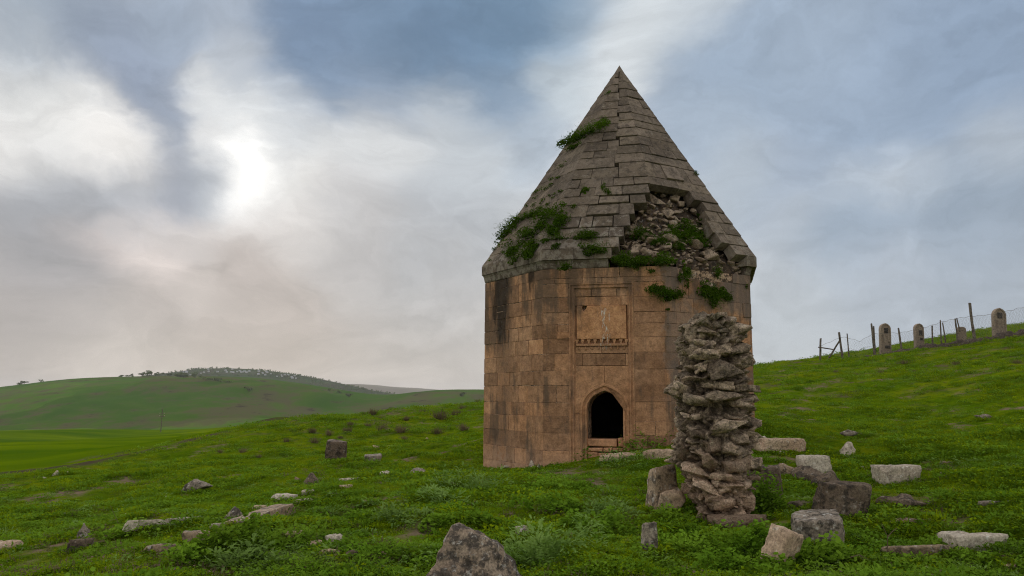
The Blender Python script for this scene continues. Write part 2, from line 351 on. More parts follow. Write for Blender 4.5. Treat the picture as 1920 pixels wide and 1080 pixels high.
def hill(name, crest, Yc, Yf, zf, amp, m_, px0, px1, prof=0.85):
    cx = [c[0] for c in crest]; cy = [c[1] for c in crest]
    pxs = np.linspace(px0, px1, 260); V = []
    S = np.concatenate([np.linspace(0, 1, 46), np.linspace(1.03, 1.6, 10)])
    for px in pxs:
        k = np.linspace(-24, 24, 9); py = np.mean(np.interp(px + k, cx, cy))
        top = at_depth(px, py, Yc); d = ray(px, 742); d = d / d[1]
        for s in S:
            y = Yf + (Yc - Yf) * s; x = d[0] * y
            if s <= 1: z = zf + (top[2] - zf) * (math.sin(s * math.pi / 2) ** 1.25) * 1.0
            else: z = zf + (top[2] - zf) * max(0.0, math.cos((s - 1) / 0.6 * math.pi / 2)) - 12 * ((s - 1) / 0.6)
            V.append((x, y, z))
    V = np.array(V); n = len(S)
    sv = np.tile(S, len(pxs)); w_ = np.sin(np.clip(sv, 0, 1) * math.pi) ** 0.8
    k = 1.0 / (Yc * 0.16)
    rid = 1 - 2 * np.abs(vnoise(P2(V[:, 0] * k * 2, V[:, 1] * k), 4))
    V[:, 2] += amp * w_ * (0.8 * fbm(P2(V[:, 0] * k, V[:, 1] * k), 7, 4) - 0.7 * np.clip(rid, 0, 1) ** 2)
    V[:, 2] += amp * 0.10 * fbm(P2(V[:, 0] * k * 9, V[:, 1] * k * 6), 5, 3) * np.clip(w_ + 0.25, 0, 1)
    i = np.arange(len(pxs) - 1)[:, None] * n + np.arange(n - 1)[None]
    me = np_mesh(name, V, np.stack([i, i + n, i + n + 1, i + 1], -1).reshape(-1, 4), True)
    o = tag(link(name, me, m_), kind='structure')
    HILLZ[o.name] = V.reshape(len(pxs), n, 3)
    return o
h_a = hill('hill', [(-900,775),(-500,752),(-200,742),(0,727),(80,715),(160,708),(300,704.5),(400,705),(480,708),(560,718),(640,731),(700,740),(740,740),(780,735),(820,731),(870,730),(905,730),(1000,734),(1250,748),(1700,775)], 1500, 620, -46, 9, M['hill'], -900, 1700)
h_c = hill('hill', [(0,735),(200,713),(280,703),(330,697),(360,692),(400,690),(450,691),(500,695),(560,703),(640,719),(700,733),(760,742),(900,752),(1100,760)], 2600, 1750, -46, 10, M['woodhill'], 0, 1100)
h_d = hill('mountain', [(300,748),(560,735),(620,724),(650,719),(690,721),(720,723),(740,727),(752,726),(777,727),(802,729),(900,738),(1000,730),(1300,736),(1800,750)], 6200, 4700, -46, 12, M['mountain'], 300, 1800)
def surf_hit(V, px, py):               # grid point of a hill nearest to a sight line
    q = proj(V); d = (q[..., 0] - px) ** 2 * 0.2 + (q[..., 1] - py) ** 2; d[:, 46:] += 1e6
    k = np.unravel_index(np.argmin(d), d.shape); return V[k]

def leaf_cloud(rng, n, radii, size, squash=0.0, lobes=7, up=0.3, curl=0.25):
    """many small folded leaves through the volume of several clumps -> V, F arrays"""
    cen = rng.normal(size=(lobes, 3)) * 0.42; rad = rng.uniform(0.35, 0.62, lobes)
    k = rng.integers(0, lobes, n); dv = rng.normal(size=(n, 3)); dv /= np.linalg.norm(dv, axis=1)[:, None]
    c = cen[k] + dv * (rad[k] * rng.uniform(0.55, 1.0, n) ** 0.5)[:, None]
    c *= np.asarray(radii)
    nrm = dv + rng.normal(size=(n, 3)) * 0.6; nrm[:, 2] += up; nrm /= np.linalg.norm(nrm, axis=1)[:, None]
    a = np.cross(nrm, rng.normal(size=(n, 3))); a /= np.linalg.norm(a, axis=1)[:, None]; b = np.cross(nrm, a)
    s = size * rng.uniform(0.6, 1.3, n)[:, None]
    p0 = c - a * s; p1 = c + b * s * 0.5 - nrm * s * curl; p2 = c + a * s; p3 = c - b * s * 0.5 - nrm * s * curl
    V = np.stack([p0, p1, p2, p3], 1).reshape(-1, 3); i = np.arange(n)[:, None] * 4
    return V, np.concatenate([i + np.array([[0, 1, 2]]), i + np.array([[0, 2, 3]])], 0)

def far_tree(px, py_base, wpx, hpx, hv, label, seed):
    p = surf_hit(HILLZ[hv], px, py_base); sc = p[1] / F; rng = np.random.default_rng(seed)
    w_, h_ = wpx * sc, hpx * sc
    V, Fc = leaf_cloud(rng, 160, (w_ * 0.55, w_ * 0.5, h_ * 0.42), w_ * 0.12)
    V[:, 2] += h_ * 0.58
    root = empty('tree', (p[0], p[1], p[2] - 0.3)); tag(root, label, 'tree', 'trees on the far hill')
    link('crown', np_mesh('crown', V, Fc), M['treeleaf'], root)
    me = mesh('trunk', [(math.cos(a) * r, math.sin(a) * r, z) for r, z in ((w_ * .05, -1), (w_ * .03, h_ * .5)) for a in np.arange(6) * math.pi / 3], [[i, (i + 1) % 6, (i + 1) % 6 + 6, i + 6] for i in range(6)])
    link('trunk', me, M['straw'], root)
for i, (px, py, a, b, lb) in enumerate([
  (32,722,9,5,'low dark bush at the left end of the far hill crest'),(43,720,11,6,'broad dark bush on the falling left end of the far hill crest'),(75,714,7,6,'lone small tree by itself on the bare left crest of the far hill'),
  (226,705,10,4,'flat bush on the far hill crest, the first of its row'),(236,705,7,3,'smallest low bush in the row on the far hill crest'),(250,704,8,5,'round bush left of the tallest crest tree on the far hill'),(263,704,12,9,'dense tree on the far hill crest beside the tallest one'),(281,704,15,11,'tallest tree on the far hill crest, wide and dark'),
  (296,705,12,6,'low wide tree just right of the tallest crest tree'),(312,705,12,6,'bushy tree where the village hill rises behind the crest'),(332,707,20,8,'wide tree under the left foot of the village hill'),(345,708,16,7,'tree under the village, beside the widest one'),(370,709,16,10,'round dark tree standing before the village hill'),(388,712,12,6,'small tree below the village on the green slope'),
  (412,714,16,7,'long dark bush on the green slope below the village'),(430,717,18,5,'low hedge-like bush on the green slope below the village'),(462,735,14,9,'round lone bush halfway down the green far slope'),(617,734,7,6,'left tree of the pair under the wooded ridge'),(635,737,8,6,'right tree of the pair under the wooded ridge'),(655,744,14,8,'wide bush on the green saddle right of the paired trees'),(870,743,13,8,'round bush on the green slope close to the tomb wall')]):
    far_tree(px, py, a, b, 'hill', lb, 100 + i)
# village: small pale houses scattered among trees on the hill behind
M['wallp'] = mat('pale_house_wall')[0]; M['wallp'].node_tree.nodes['Principled BSDF'].inputs['Base Color'].default_value = (0.5, 0.49, 0.47, 1)
M['roofm'] = mat('grey_house_roof')[0]; M['roofm'].node_tree.nodes['Principled BSDF'].inputs['Base Color'].default_value = (0.36, 0.37, 0.40, 1)
rng = np.random.default_rng(5)
hb = mesh('house_wall', [(-1,-.7,-.6),(1,-.7,-.6),(1,.7,-.6),(-1,.7,-.6),(-1,-.7,.6),(1,-.7,.6),(1,.7,.6),(-1,.7,.6),(-1,0,1.05),(1,0,1.05)], [[0,1,5,4],[1,2,6,9,5],[2,3,7,6],[3,0,4,8,7]])
hr = mesh('house_roof', [(-1.12,-.85,.52),(1.12,-.85,.52),(1.12,0,1.1),(-1.12,0,1.1),(1.12,.85,.52),(-1.12,.85,.52),(-1.12,-.85,.46),(1.12,-.85,.46),(1.12,.85,.46),(-1.12,.85,.46)], [[0,1,2,3],[3,2,4,5],[6,7,1,0],[5,4,8,9],[6,9,8,7],[0,3,5,9,6],[1,7,8,4,2]])
hr.materials.append(M['roofm']); hb.materials.append(M['wallp'])
for i in range(44):
    px = rng.uniform(338, 565); top = np.interp(px, [338, 400, 450, 500, 565], [698, 691.5, 692.5, 696.5, 704]); py = top + rng.uniform(1.5, 9)
    p = surf_hit(HILLZ['hill.001'], px, py)
    e_ = empty('house', (p[0] + rng.uniform(-6, 6), p[1] - 3, p[2] + 2.5), rng.uniform(-.6, .6)); s = rng.uniform(2.0, 3.4); e_.scale = (s, s * 0.9, s * 0.9)
    tag(e_, 'tiny pale house of the village scattered on the far wooded hill', 'house', 'village houses on the far hill')
    link('wall', hb, None, e_); link('roof', hr, None, e_)
VV, FF, nn = [], [], 0
for i in range(330):
    px = rng.uniform(318, 760); top = np.interp(px, [318, 360, 400, 450, 500, 560, 640, 700, 760], [698, 692, 690, 691, 695, 703, 719, 733, 742]); py = top + rng.uniform(-0.5, 14) * (1 if i % 3 else 0.05)
    p = surf_hit(HILLZ['hill.001'], px, py); s = rng.uniform(2.2, 4.6)
    V, Fc = leaf_cloud(rng, 46, (s, s, s * 0.8), s * 0.34, lobes=4); VV.append(V + p + np.array([0, 0, s * 0.5])); FF.append(Fc + nn); nn += len(V)
tag(link('woodland', np_mesh('woodland', np.concatenate(VV), np.concatenate(FF)), M['treeleaf']), kind='stuff')

# ------------------------------------------------------------------ the tomb tower
TX, TY, RW, DEL = 2.62, 19.5, 3.3, R_(-14)
def vtx(k, r): a = R_(-67.5 + 45 * k) + DEL; return np.array([TX + r * math.sin(a), TY - r * math.cos(a)])
SIDE = 2 * RW * math.sin(R_(22.5)); T225 = math.tan(R_(22.5))
class Face:
    def __init__(s, k):
        s.k = k; a, b = vtx(k, RW), vtx(k + 1, RW); s.a = a; s.u = (b - a) / np.linalg.norm(b - a); s.n = np.array([s.u[1], -s.u[0]])
        if np.dot(s.n, a - np.array([TX, TY])) < 0: s.n = -s.n
    def p(s, u, z, o=0.0):              # along the face, height, outward offset
        q = s.a + s.u * u + s.n * o; return (q[0] - TX, q[1] - TY, z)
    def uz(s, px, py, o=0.0):           # face coordinates of the point seen at a place of the photograph
        d = ray(px, py); n3 = np.array([*s.n, 0]); a3 = np.array([*(s.a + s.n * o), 0])
        t = np.dot(a3 - EYE, n3) / np.dot(d, n3); q = EYE + d * t
        return float(np.dot(q[:2] - s.a, s.u)), float(q[2])
FACES = {k: Face(k) for k in range(8)}
tomb = empty('mausoleum', (TX, TY, 0.0))
tag(tomb, 'octagonal brown stone tomb tower with broken pyramid roof on the grassy slope', 'mausoleum')

def wall_mat():
    m_, t, b = mat('ashlar_stone'); pos = t.new('ShaderNodeNewGeometry').outputs['Position']
    oc = t.new('ShaderNodeObjectInfo').outputs['Color']
    n1 = t.noise(pos, 1.3, 5, 0.6); n2 = t.noise(pos, 7, 7, 0.7); n3 = t.noise(pos, 34, 6, 0.7)
    streak = t.noise(t.vm('MULTIPLY', pos, (1, 1, 0.16)), 3.4, 6, 0.65)
    z = t.new('ShaderNodeSeparateXYZ'); t.put(z.inputs[0], pos); zz = z.outputs[2]; xx = z.outputs[0]
    c = t.mix(0.75, t.mix(t.step(n1, 0.3, 0.7), (0.385, 0.208, 0.112), (0.485, 0.278, 0.160)), oc, 'MULTIPLY')
    c = t.mix(0.55, c, t.mix(t.step(n2, .25, .75), (0.2, 0.2, 0.2), (0.8, 0.8, 0.8)), 'OVERLAY')
    c = t.mix(0.5, c, t.mix(t.step(n3, .25, .75), (0.25, 0.25, 0.25), (0.75, 0.75, 0.75)), 'OVERLAY')
    # grey weathering running down in streaks, strongest under the eaves
    topw = t.step(zz, 2.2, 4.4)
    c = t.mix(t.m('MULTIPLY', t.step(t.m('ADD', t.m('MULTIPLY_ADD', topw, 0.13, streak), t.m('MULTIPLY', t.m('SUBTRACT', t.noise(t.vm('ADD', pos, (5, 5, 5)), 0.9, 3, .5), .5), .5)), 0.54, 0.69), 0.70), c, (0.105, 0.080, 0.060))
    c = t.mix(t.m('MULTIPLY', t.step(t.noise(t.vm('ADD', pos, (2, 7, 1)), 3.0, 8, .75), 0.57, 0.70), 0.3), c, (0.15, 0.105, 0.075))
    # black water stains that have run from gaps of the cornice
    def drip(x0, w_, z0, z1, nsc):
        dx = t.m('ABSOLUTE', t.m('SUBTRACT', t.m('ADD', xx, t.m('MULTIPLY', t.m('SUBTRACT', t.noise(t.vm('MULTIPLY', pos, (1, 1, .35)), nsc, 7, .7), .5), w_ * 1.6)), x0))
        return t.m('MULTIPLY', t.step(dx, w_ * 1.1, w_ * 0.6), t.step(t.m('MULTIPLY_ADD', t.m('SUBTRACT', t.noise(t.vm('MULTIPLY', pos, (1, 1, .12)), nsc * 1.6, 6, .7), .5), 1.7, zz), z0 - .15, z1 + .15))
    xd = lambda px, f_: TX + FACES[f_].p(*FACES[f_].uz(px, 560))[0]
    d1 = drip(xd(940, 0), 0.215, 3.15, 3.30, 5); d2 = drip(xd(941, 0), 0.12, 2.70, 2.85, 6); d3 = drip(xd(996, 0), 0.075, 3.75, 3.95, 7)
    c = t.mix(t.m('MULTIPLY', t.m('MAXIMUM', t.m('MAXIMUM', d1, d2), d3), 0.86), c, (0.022, 0.020, 0.017))
    dk = t.m('MULTIPLY', t.step(t.m('ABSOLUTE', t.m('SUBTRACT', xx, xd(945, 0))), 0.26, 0.05), t.step(n2, 0.38, 0.6))
    c = t.mix(t.m('MULTIPLY', dk, 0.55), c, (0.075, 0.06, 0.05))
    # grey lichen film with ragged borders on the right of the front and on the far right face
    rx = t.step(t.m('MULTIPLY_ADD', n2, 1.0, xx), xd(1243, 1) + 0.42, xd(1243, 1) + 0.62)
    lich = t.m('MULTIPLY', t.m('MULTIPLY', rx, t.step(zz, 1.2, 1.9)), t.step(n1, 0.40, 0.52))
    c = t.mix(t.m('MULTIPLY', lich, 0.6), c, (0.20, 0.16, 0.135))
    # paler plaster-like wear near the foot and pale flecks
    foot = t.m('MULTIPLY', t.step(t.m('MULTIPLY_ADD', n1, 1.0, zz), 1.15, 0.45), t.step(n2, 0.3, 0.55))
    c = t.mix(t.m('MULTIPLY', foot, 0.55), c, (0.56, 0.37, 0.26))
    c = t.mix(t.m('MULTIPLY', t.step(t.noise(t.vm('ADD', pos, (4, 1, 7)), 11, 7, 0.75), 0.66, 0.72), 0.45), c, (0.58, 0.46, 0.34))
    c = t.mix(t.m('MULTIPLY', t.step(t.noise(t.vm('ADD', pos, (8, 2, 3)), 26, 6, 0.7), 0.66, 0.70), 0.8), c, (0.05, 0.036, 0.026))
    sx = t.m('MULTIPLY', t.step(t.m('ABSOLUTE', t.m('SUBTRACT', xx, xd(1133, 1))), 0.16, 0.04), t.m('MULTIPLY', t.step(zz, 2.5, 2.75), t.step(zz, 3.55, 3.4)))
    c = t.mix(t.m('MULTIPLY', sx, t.step(t.noise(t.vm('MULTIPLY', pos, (1, 1, 0.22)), 17, 6, 0.7), 0.53, 0.60)), c, (0.66, 0.60, 0.52))
    t.put(b.inputs['Base Color'], c)
    bump(t, b, t.m('ADD', n3, t.m('MULTIPLY', n2, 1.6)), 0.85, 0.014)
    return m_
M['wall'] = wall_mat()
M['mortar'] = stone_mat('lime_mortar', (0.42, 0.27, 0.17), (0.52, 0.36, 0.25), dark=(0.04, 0.03, 0.022), damt=0.75, pamt=0.2, bd=0.01)
M['earthcore'] = stone_mat('rubble_core', (0.075, 0.052, 0.036), (0.115, 0.08, 0.057), damt=0.5, pamt=0.1)
def roof_mat():
    m_, t, b = mat('roof_stone'); pos = t.new('ShaderNodeNewGeometry').outputs['Position']; oc = t.new('ShaderNodeObjectInfo').outputs['Color']
    n1 = t.noise(pos, 1.1, 5, 0.6); n2 = t.noise(pos, 8, 7, 0.7); n3 = t.noise(pos, 36, 6, 0.72)
    z = t.new('ShaderNodeSeparateXYZ'); t.put(z.inputs[0], pos)
    c = t.mix(t.step(n1, 0.3, 0.7), (0.150, 0.117, 0.090), (0.220, 0.176, 0.138))
    c = t.mix(0.7, c, oc, 'MULTIPLY')
    c = t.mix(0.6, c, t.mix(n3, (0.2, 0.2, 0.2), (0.8, 0.8, 0.8)), 'OVERLAY')
    c = t.mix(t.m('MULTIPLY', t.step(n2, 0.46, 0.66), 0.7), c, (0.060, 0.049, 0.040))
    c = t.mix(t.m('MULTIPLY', t.step(t.noise(t.vm('ADD', pos, (6, 6, 2)), 13, 8, .75), .54, .62), .45), c, (0.30, 0.255, 0.21))
    c = t.mix(t.m('MULTIPLY', t.step(t.noise(t.vm('ADD', pos, (1, 2, 8)), 1.6, 6, .7), .5, .64), .45), c, (0.062, 0.050, 0.040))
    low = t.step(t.m('MULTIPLY_ADD', n1, 1.5, z.outputs[2]), 6.7, 5.3)
    lm = t.step(t.m('MULTIPLY_ADD', low, 0.13, t.noise(t.vm('ADD', pos, (3, 8, 1)), 5.5, 8, 0.75)), 0.60, 0.68)
    c = t.mix(t.m('MULTIPLY', lm, 0.62), c, t.mix(n3, (0.22, 0.185, 0.15), (0.42, 0.37, 0.31)))
    drop = t.step(t.noise(t.vm('MULTIPLY', pos, (1, 1, 0.35)), 24, 5, 0.7), 0.67, 0.71)
    c = t.mix(t.m('MULTIPLY', drop, 0.6), c, (0.62, 0.57, 0.50))
    moss = t.step(t.noise(t.vm('ADD', pos, (1, 5, 9)), 2.6, 6, 0.7), 0.62, 0.74)
    c = t.mix(t.m('MULTIPLY', moss, 0.4), c, (0.13, 0.115, 0.045))
    t.put(b.inputs['Base Color'], c); bump(t, b, t.m('ADD', n3, t.m('MULTIPLY', n2, 1.5)), 0.8, 0.014)
    return m_
M['roof'] = roof_mat()
M['void'] = mat('unlit_interior_stone')[0]; M['void'].node_tree.nodes['Principled BSDF'].inputs['Base Color'].default_value = (0.03, 0.025, 0.02, 1)  # near-black base colour puts the dark of the unlit chamber into the stone

rng = np.random.default_rng(11)
ZC = [4.27, 4.06, 3.66, 3.34, 3.09, 2.79, 2.47, 2.12, 1.82, 1.46, 1.18, 0.84, 0.48, 0.15, -0.22, -0.6]
f1 = FACES[1]
uDL, uDR = f1.uz(1099, 780)[0], f1.uz(1168, 780)[0]          # door opening
uDC = (uDL + uDR) / 2; hwD = (uDR - uDL) / 2
zSP, zAP = f1.uz(1133, 768)[1], f1.uz(1133, 734)[1]
zSILL = f1.uz(1133, 820)[1]
uPL, uPR = f1.uz(1067, 660)[0], f1.uz(1189, 660)[0]           # portal recess
zPT = f1.uz(1126, 530)[1]
ARC = [(1.0, 0.0), (0.985, 0.14), (0.95, 0.28), (0.88, 0.43), (0.79, 0.56), (0.66, 0.69), (0.50, 0.80), (0.30, 0.895), (0.14, 0.955), (0.0, 1.0)]
def arch_line(off, zb):                 # pointed-arch outline widened by off, from left foot over the apex to right foot
    L = [(uDC - hwD - off, zb)] + [(uDC - (hwD + off) * a, zSP + (zAP - zSP + off * 1.25) * b_) for a, b_ in ARC]
    return L + [(2 * uDC - u, z) for u, z in L[-2::-1]]

def add_poly_prism(bm, face, poly, o0, o1, ch=0.0):
    """a slab whose outline lies in the face plane: from offset o1 (inside) to o0 (outside), optional chamfer of its front edge"""
    n = len(poly); c = np.mean(poly, 0); P = np.array(poly, float)
    back = [bm.verts.new(face.p(u, z, o1)) for u, z in P]
    fr = [bm.verts.new(face.p(u, z, o0 - ch)) for u, z in P]
    for i in range(n): bm.faces.new((back[i], back[(i + 1) % n], fr[(i + 1) % n], fr[i]))
    if ch > 0:
        nx, pv = np.roll(P, -1, 0) - P, P - np.roll(P, 1, 0)
        def perp(v): v = v / np.maximum(np.linalg.norm(v, axis=1), 1e-9)[:, None]; return np.stack([-v[:, 1], v[:, 0]], 1)
        area = 0.5 * np.sum(P[:, 0] * np.roll(P[:, 1], -1) - np.roll(P[:, 0], -1) * P[:, 1])
        sgn = 1 if area > 0 else -1
        b_ = perp(nx) + perp(pv); b_ = b_ / np.maximum(np.linalg.norm(b_, axis=1), 0.6)[:, None] * sgn
        Q = P + b_ * ch * 1.3
        tp = [bm.verts.new(face.p(u, z, o0)) for u, z in Q]
        for i in range(n): bm.faces.new((fr[i], fr[(i + 1) % n], tp[(i + 1) % n], tp[i]))
        bm.faces.new(tp)
    else: bm.faces.new(fr)
    bm.faces.new(back[::-1])
def finish(bm, name):
    bmesh.ops.recalc_face_normals(bm, faces=bm.faces); me = bpy.data.meshes.new(name); bm.to_mesh(me); bm.free(); return me
def block_bm(bm, face, u0, u1, z0, z1, o0, t, g, ch, corner0, corner1, jit=0.004):
    a0, a1 = u0 + (0 if corner0 else g), u1 - (0 if corner1 else g); b0, b1 = z0 + g, z1 - g
    j = lambda: rng.uniform(-jit, jit)
    q = [(a0 + (0 if corner0 else j()), b0 + j()), (a1 + (0 if corner1 else j()), b0 + j()), (a1 + (0 if corner1 else j()), b1 + j()), (a0 + (0 if corner0 else j()), b1 + j())]
    sb0, sb1 = (t * T225 if corner0 else 0), (t * T225 if corner1 else 0)
    tl = [rng.uniform(-0.004, 0.004) for _ in range(4)]
    c0, c1 = (0 if corner0 else ch), (0 if corner1 else ch)
    back = [bm.verts.new(face.p(q[i][0] + (sb0 if i in (0, 3) else -sb1), q[i][1], -t)) for i in range(4)]
    mid = [bm.verts.new(face.p(q[i][0], q[i][1], o0 - ch)) for i in range(4)]
    ins = [(c0, ch), (-c1, ch), (-c1, -ch), (c0, -ch)]
    fr = [bm.verts.new(face.p(q[i][0] + ins[i][0], q[i][1] + ins[i][1], o0 + (0 if (corner0 and i in (0, 3)) or (corner1 and i in (1, 2)) else tl[i]))) for i in range(4)]
    for i in range(4):
        k = (i + 1) % 4; bm.faces.new((back[i], back[k], mid[k], mid[i])); bm.faces.new((mid[i], mid[k], fr[k], fr[i]))
    bm.faces.new(fr); bm.faces.new(back[::-1])

# wall core with the doorway cut through it, and a dark chamber behind
bm = bmesh.new(); zb, zt, oc_ = -0.7, 4.26, -0.013
OP = arch_line(0.0, zb)
for k in range(8):
    fc = FACES[k]; e = -oc_ * T225
    if k == 1:
        for q in ([(e, zb), (uPL, zb), (uPL, zPT), (e, zPT)], [(uPR, zb), (SIDE - e, zb), (SIDE - e, zPT), (uPR, zPT)], [(e, zPT), (SIDE - e, zPT), (SIDE - e, zt), (e, zt)]): bm.faces.new([bm.verts.new(fc.p(u, z, oc_)) for u, z in q])
        bm.faces.new([bm.verts.new(fc.p(u, z, -0.16)) for u, z in [(uPL, zb)] + OP + [(uPR, zb), (uPR, zPT), (uPL, zPT)]])
        for q in (((uPL, zb), (uPL, zPT)), ((uPL, zPT), (uPR, zPT)), ((uPR, zPT), (uPR, zb))): bm.faces.new([bm.verts.new(fc.p(*v)) for v in ((*q[0], oc_), (*q[1], oc_), (*q[1], -.16), (*q[0], -.16))])
    else: bm.faces.new([bm.verts.new(fc.p(u, z, oc_)) for u, z in ((e, zb), (SIDE - e, zb), (SIDE - e, zt), (e, zt))])
bm.faces.new([bm.verts.new((*(vtx(k, RW + oc_ * 1.0) - np.array([TX, TY])), zt)) for k in range(8)])
wall = link('wall', finish(bm, 'wall'), M['mortar'], tomb)
bm = bmesh.new()
a_ = [bm.verts.new(f1.p(u, z, -0.158)) for u, z in OP]; b_ = [bm.verts.new(f1.p(u, z, -0.75)) for u, z in OP]
for i in range(len(OP) - 1): bm.faces.new((a_[i], a_[i + 1], b_[i + 1], b_[i]))
jam = link('door_reveal', finish(bm, 'door_reveal'), M['mortar'], wall)
bm = bmesh.new(); us = (-0.6, SIDE + 0.6)
def q4(*c): bm.faces.new([bm.verts.new(f1.p(*v)) for v in c])
pl = [(us[0], zb)] + OP + [(us[1], zb), (us[1], 3.9), (us[0], 3.9)]
bm.faces.new([bm.verts.new(f1.p(u, z, -0.75)) for u, z in pl])
for (A, B) in (((us[0], zb), (us[0], 3.9)), ((us[0], 3.9), (us[1], 3.9)), ((us[1], 3.9), (us[1], zb)), ((us[1], zb), (us[0], zb))): q4((*A, -0.75), (*B, -0.75), (*B, -4.6), (*A, -4.6))
q4((us[0], zb, -4.6), (us[1], zb, -4.6), (us[1], 3.9, -4.6), (us[0], 3.9, -4.6))
link('burial_chamber', finish(bm, 'burial_chamber'), M['void'], wall)

TONES = [(0.84, 0.83, 0.83), (0.62, 0.61, 0.62), (1.22, 1.16, 1.10), (1.0, 1.0, 1.0), (1.15, 1.12, 1.08), (0.78, 0.77, 0.78), (0.60, 0.60, 0.62), (1.05, 0.98, 0.92), (0.92, 0.93, 0.96), (1.2, 1.13, 1.06), (0.58, 0.57, 0.58), (0.86, 0.84, 0.82)]
def tone(o, rnd=rng):
    c = TONES[rnd.integers(0, len(TONES))]; f_ = rnd.uniform(0.88, 1.12); o.color = (c[0] * f_, c[1] * f_, c[2] * f_, 1)
n_blocks = 0
_a1 = FACES[1]
ZB = [4.27, 4.06] + [_a1.uz(1215, y)[1] for y in (556, 584, 606, 631, 660, 692, 722, 753, 790, 817, 846)] + [-0.05, -0.6]
def stone_block(face, u0, u1, z0, z1, corner0=False, corner1=False, o0=None, t=0.16, g=None):
    global n_blocks
    bm = bmesh.new(); g = rng.choice([0.0015, 0.003, 0.005, 0.009], p=[.35, .35, .22, .08]) if g is None else g
    block_bm(bm, face, u0, u1, z0, z1, rng.uniform(-0.008, 0.006) if o0 is None else o0, t, g, rng.uniform(0.002, 0.006), corner0, corner1)
    o = link('stone_block', finish(bm, 'stone_block'), M['wall'], wall); tone(o); n_blocks += 1; return o
def course(face, z0, z1, ua, ub, ca, cb, prev):
    us = [ua]; 
    while True:
        wdt = rng.choice([rng.uniform(0.22, 0.36), rng.uniform(0.36, 0.62), rng.uniform(0.5, 0.8)], p=[.25, .55, .2])
        nu = us[-1] + wdt
        if any(abs(nu - p) < 0.07 for p in prev): nu += 0.12
        if ub - nu < 0.2: us.append(ub); break
        us.append(nu)
    for i in range(len(us) - 1):
        c0, c1 = ca and i == 0, cb and i == len(us) - 2
        if z1 - z0 > 0.28 and rng.uniform() < .10 and not (c0 or c1):
            zm = z0 + (z1 - z0) * rng.uniform(.35, .65); stone_block(face, us[i], us[i + 1], z0, zm); stone_block(face, us[i], us[i + 1], zm, z1)
        else: stone_block(face, us[i], us[i + 1], z0, z1, c0, c1)
    return us[1:-1]
bmh = bmesh.new()
for k in range(8):
    fc = FACES[k]; prev = []
    if k == 1:
        course(fc, ZC[1], ZC[0], 0, SIDE, True, True, []); course(fc, zPT, ZC[1], 0, SIDE, True, True, [0.6, 1.1])
        for Z_, ua, ub, ca_, cb_ in ((ZC, 0, uPL, True, False), (ZB, uPR, SIDE, False, True)):
            prev = []; zl = [zPT] + [z for z in Z_ if z < zPT - .12]
            for z1, z0 in zip(zl[:-1], zl[1:]): prev = course(fc, z0, z1, ua, ub, ca_, cb_, prev)
        continue
    Zk = ZB if k == 2 else ZC
    for i in range(len(Zk) - 1):
        z1, z0 = Zk[i], Zk[i + 1]
        if k == 2 and i == 0:
            uE = fc.uz(1271, 505)[0]; stone_block(fc, 0, uE, z0, z1, True, False)
            uF = fc.uz(1373, 512)[0]; stone_block(fc, uF, SIDE, z0, z1, False, True, o0=0.01); prev = [uE]
        elif k == 2 and i == 1:
            us_ = [0, fc.uz(1291, 540)[0], fc.uz(1317, 540)[0], fc.uz(1341, 545)[0], fc.uz(1372, 545)[0], SIDE]
            for q in range(5):
                if q != 2: stone_block(fc, us_[q], us_[q + 1], z0, z1, q == 0, q == 4)
            prev = us_[1:-1]
        elif k in (0, 2): prev = course(fc, z0, z1, 0, SIDE, True, True, prev)
        else:
            u = 0.0
            while u < SIDE - 1e-6:
                nu = u + rng.uniform(0.35, 0.7); nu = SIDE if SIDE - nu < 0.25 else nu
                block_bm(bmh, fc, u, nu, z0, z1, rng.uniform(-.006, .006), 0.1, 0.005, 0.006, u == 0, nu == SIDE); u = nu
oh = tag(link('stone_courses', finish(bmh, 'stone_courses'), M['wall'], tomb), kind='stuff')

# portal: stepped frame, recessed stones, inscription panel on a corbelled ledge, arched door surround
def sweep_frame(bm, face, path, profile, closed=False):
    """profile = (inward distance, outward offset) swept round an open path in the face plane, mitred"""
    P = np.array(path); n = len(P); rows = []
    for i in range(n):
        d0 = P[i] - P[i - 1] if i > 0 else P[1] - P[0]; d1 = P[i + 1] - P[i] if i < n - 1 else P[-1] - P[-2]
        d0 = d0 / np.linalg.norm(d0); d1 = d1 / np.linalg.norm(d1)
        n0, n1 = np.array([d0[1], -d0[0]]), np.array([d1[1], -d1[0]]); m_ = n0 + n1; m_ = m_ / max(np.dot(m_, n0), 0.3)
        rows.append([bm.verts.new(face.p(*(P[i] + m_ * w_), o)) for w_, o in profile])
    for i in range(n - 1):
        for j in range(len(profile) - 1): bm.faces.new((rows[i][j], rows[i][j + 1], rows[i + 1][j + 1], rows[i + 1][j]))
bm = bmesh.new(); zf_ = 0.15
sweep_frame(bm, f1, [(uPL, -0.4), (uPL, zPT), (uPR, zPT), (uPR, -0.1)], [(0.0, -0.10), (0.0, 0.003), (0.03, 0.003), (0.036, -0.022), (0.066, -0.022), (0.074, -0.006), (0.10, -0.006), (0.108, -0.034), (0.128, -0.036), (0.132, -0.10)])
portal = link('portal', finish(bm, 'portal'), M['wall'], tomb); portal.color = (1, .97, .95, 1)
uIL, uIR, zIT = uPL + 0.125, uPR - 0.125, zPT - 0.125
def zpy(py): return f1.uz(1130, py, -0.05)[1]
def upx(px, py=600): return f1.uz(px, py, -0.05)[0]
def pblock(u0, u1, z0, z1, o0=-0.034, name='stone_block', parent=None):
    bm = bmesh.new(); block_bm(bm, f1, u0, u1, z0, z1, o0 + rng.uniform(-.004, .004), 0.17, 0.004, 0.006, False, False, 0.002)
    o = link(name, finish(bm, name), M['wall'], parent or portal); tone(o); return o
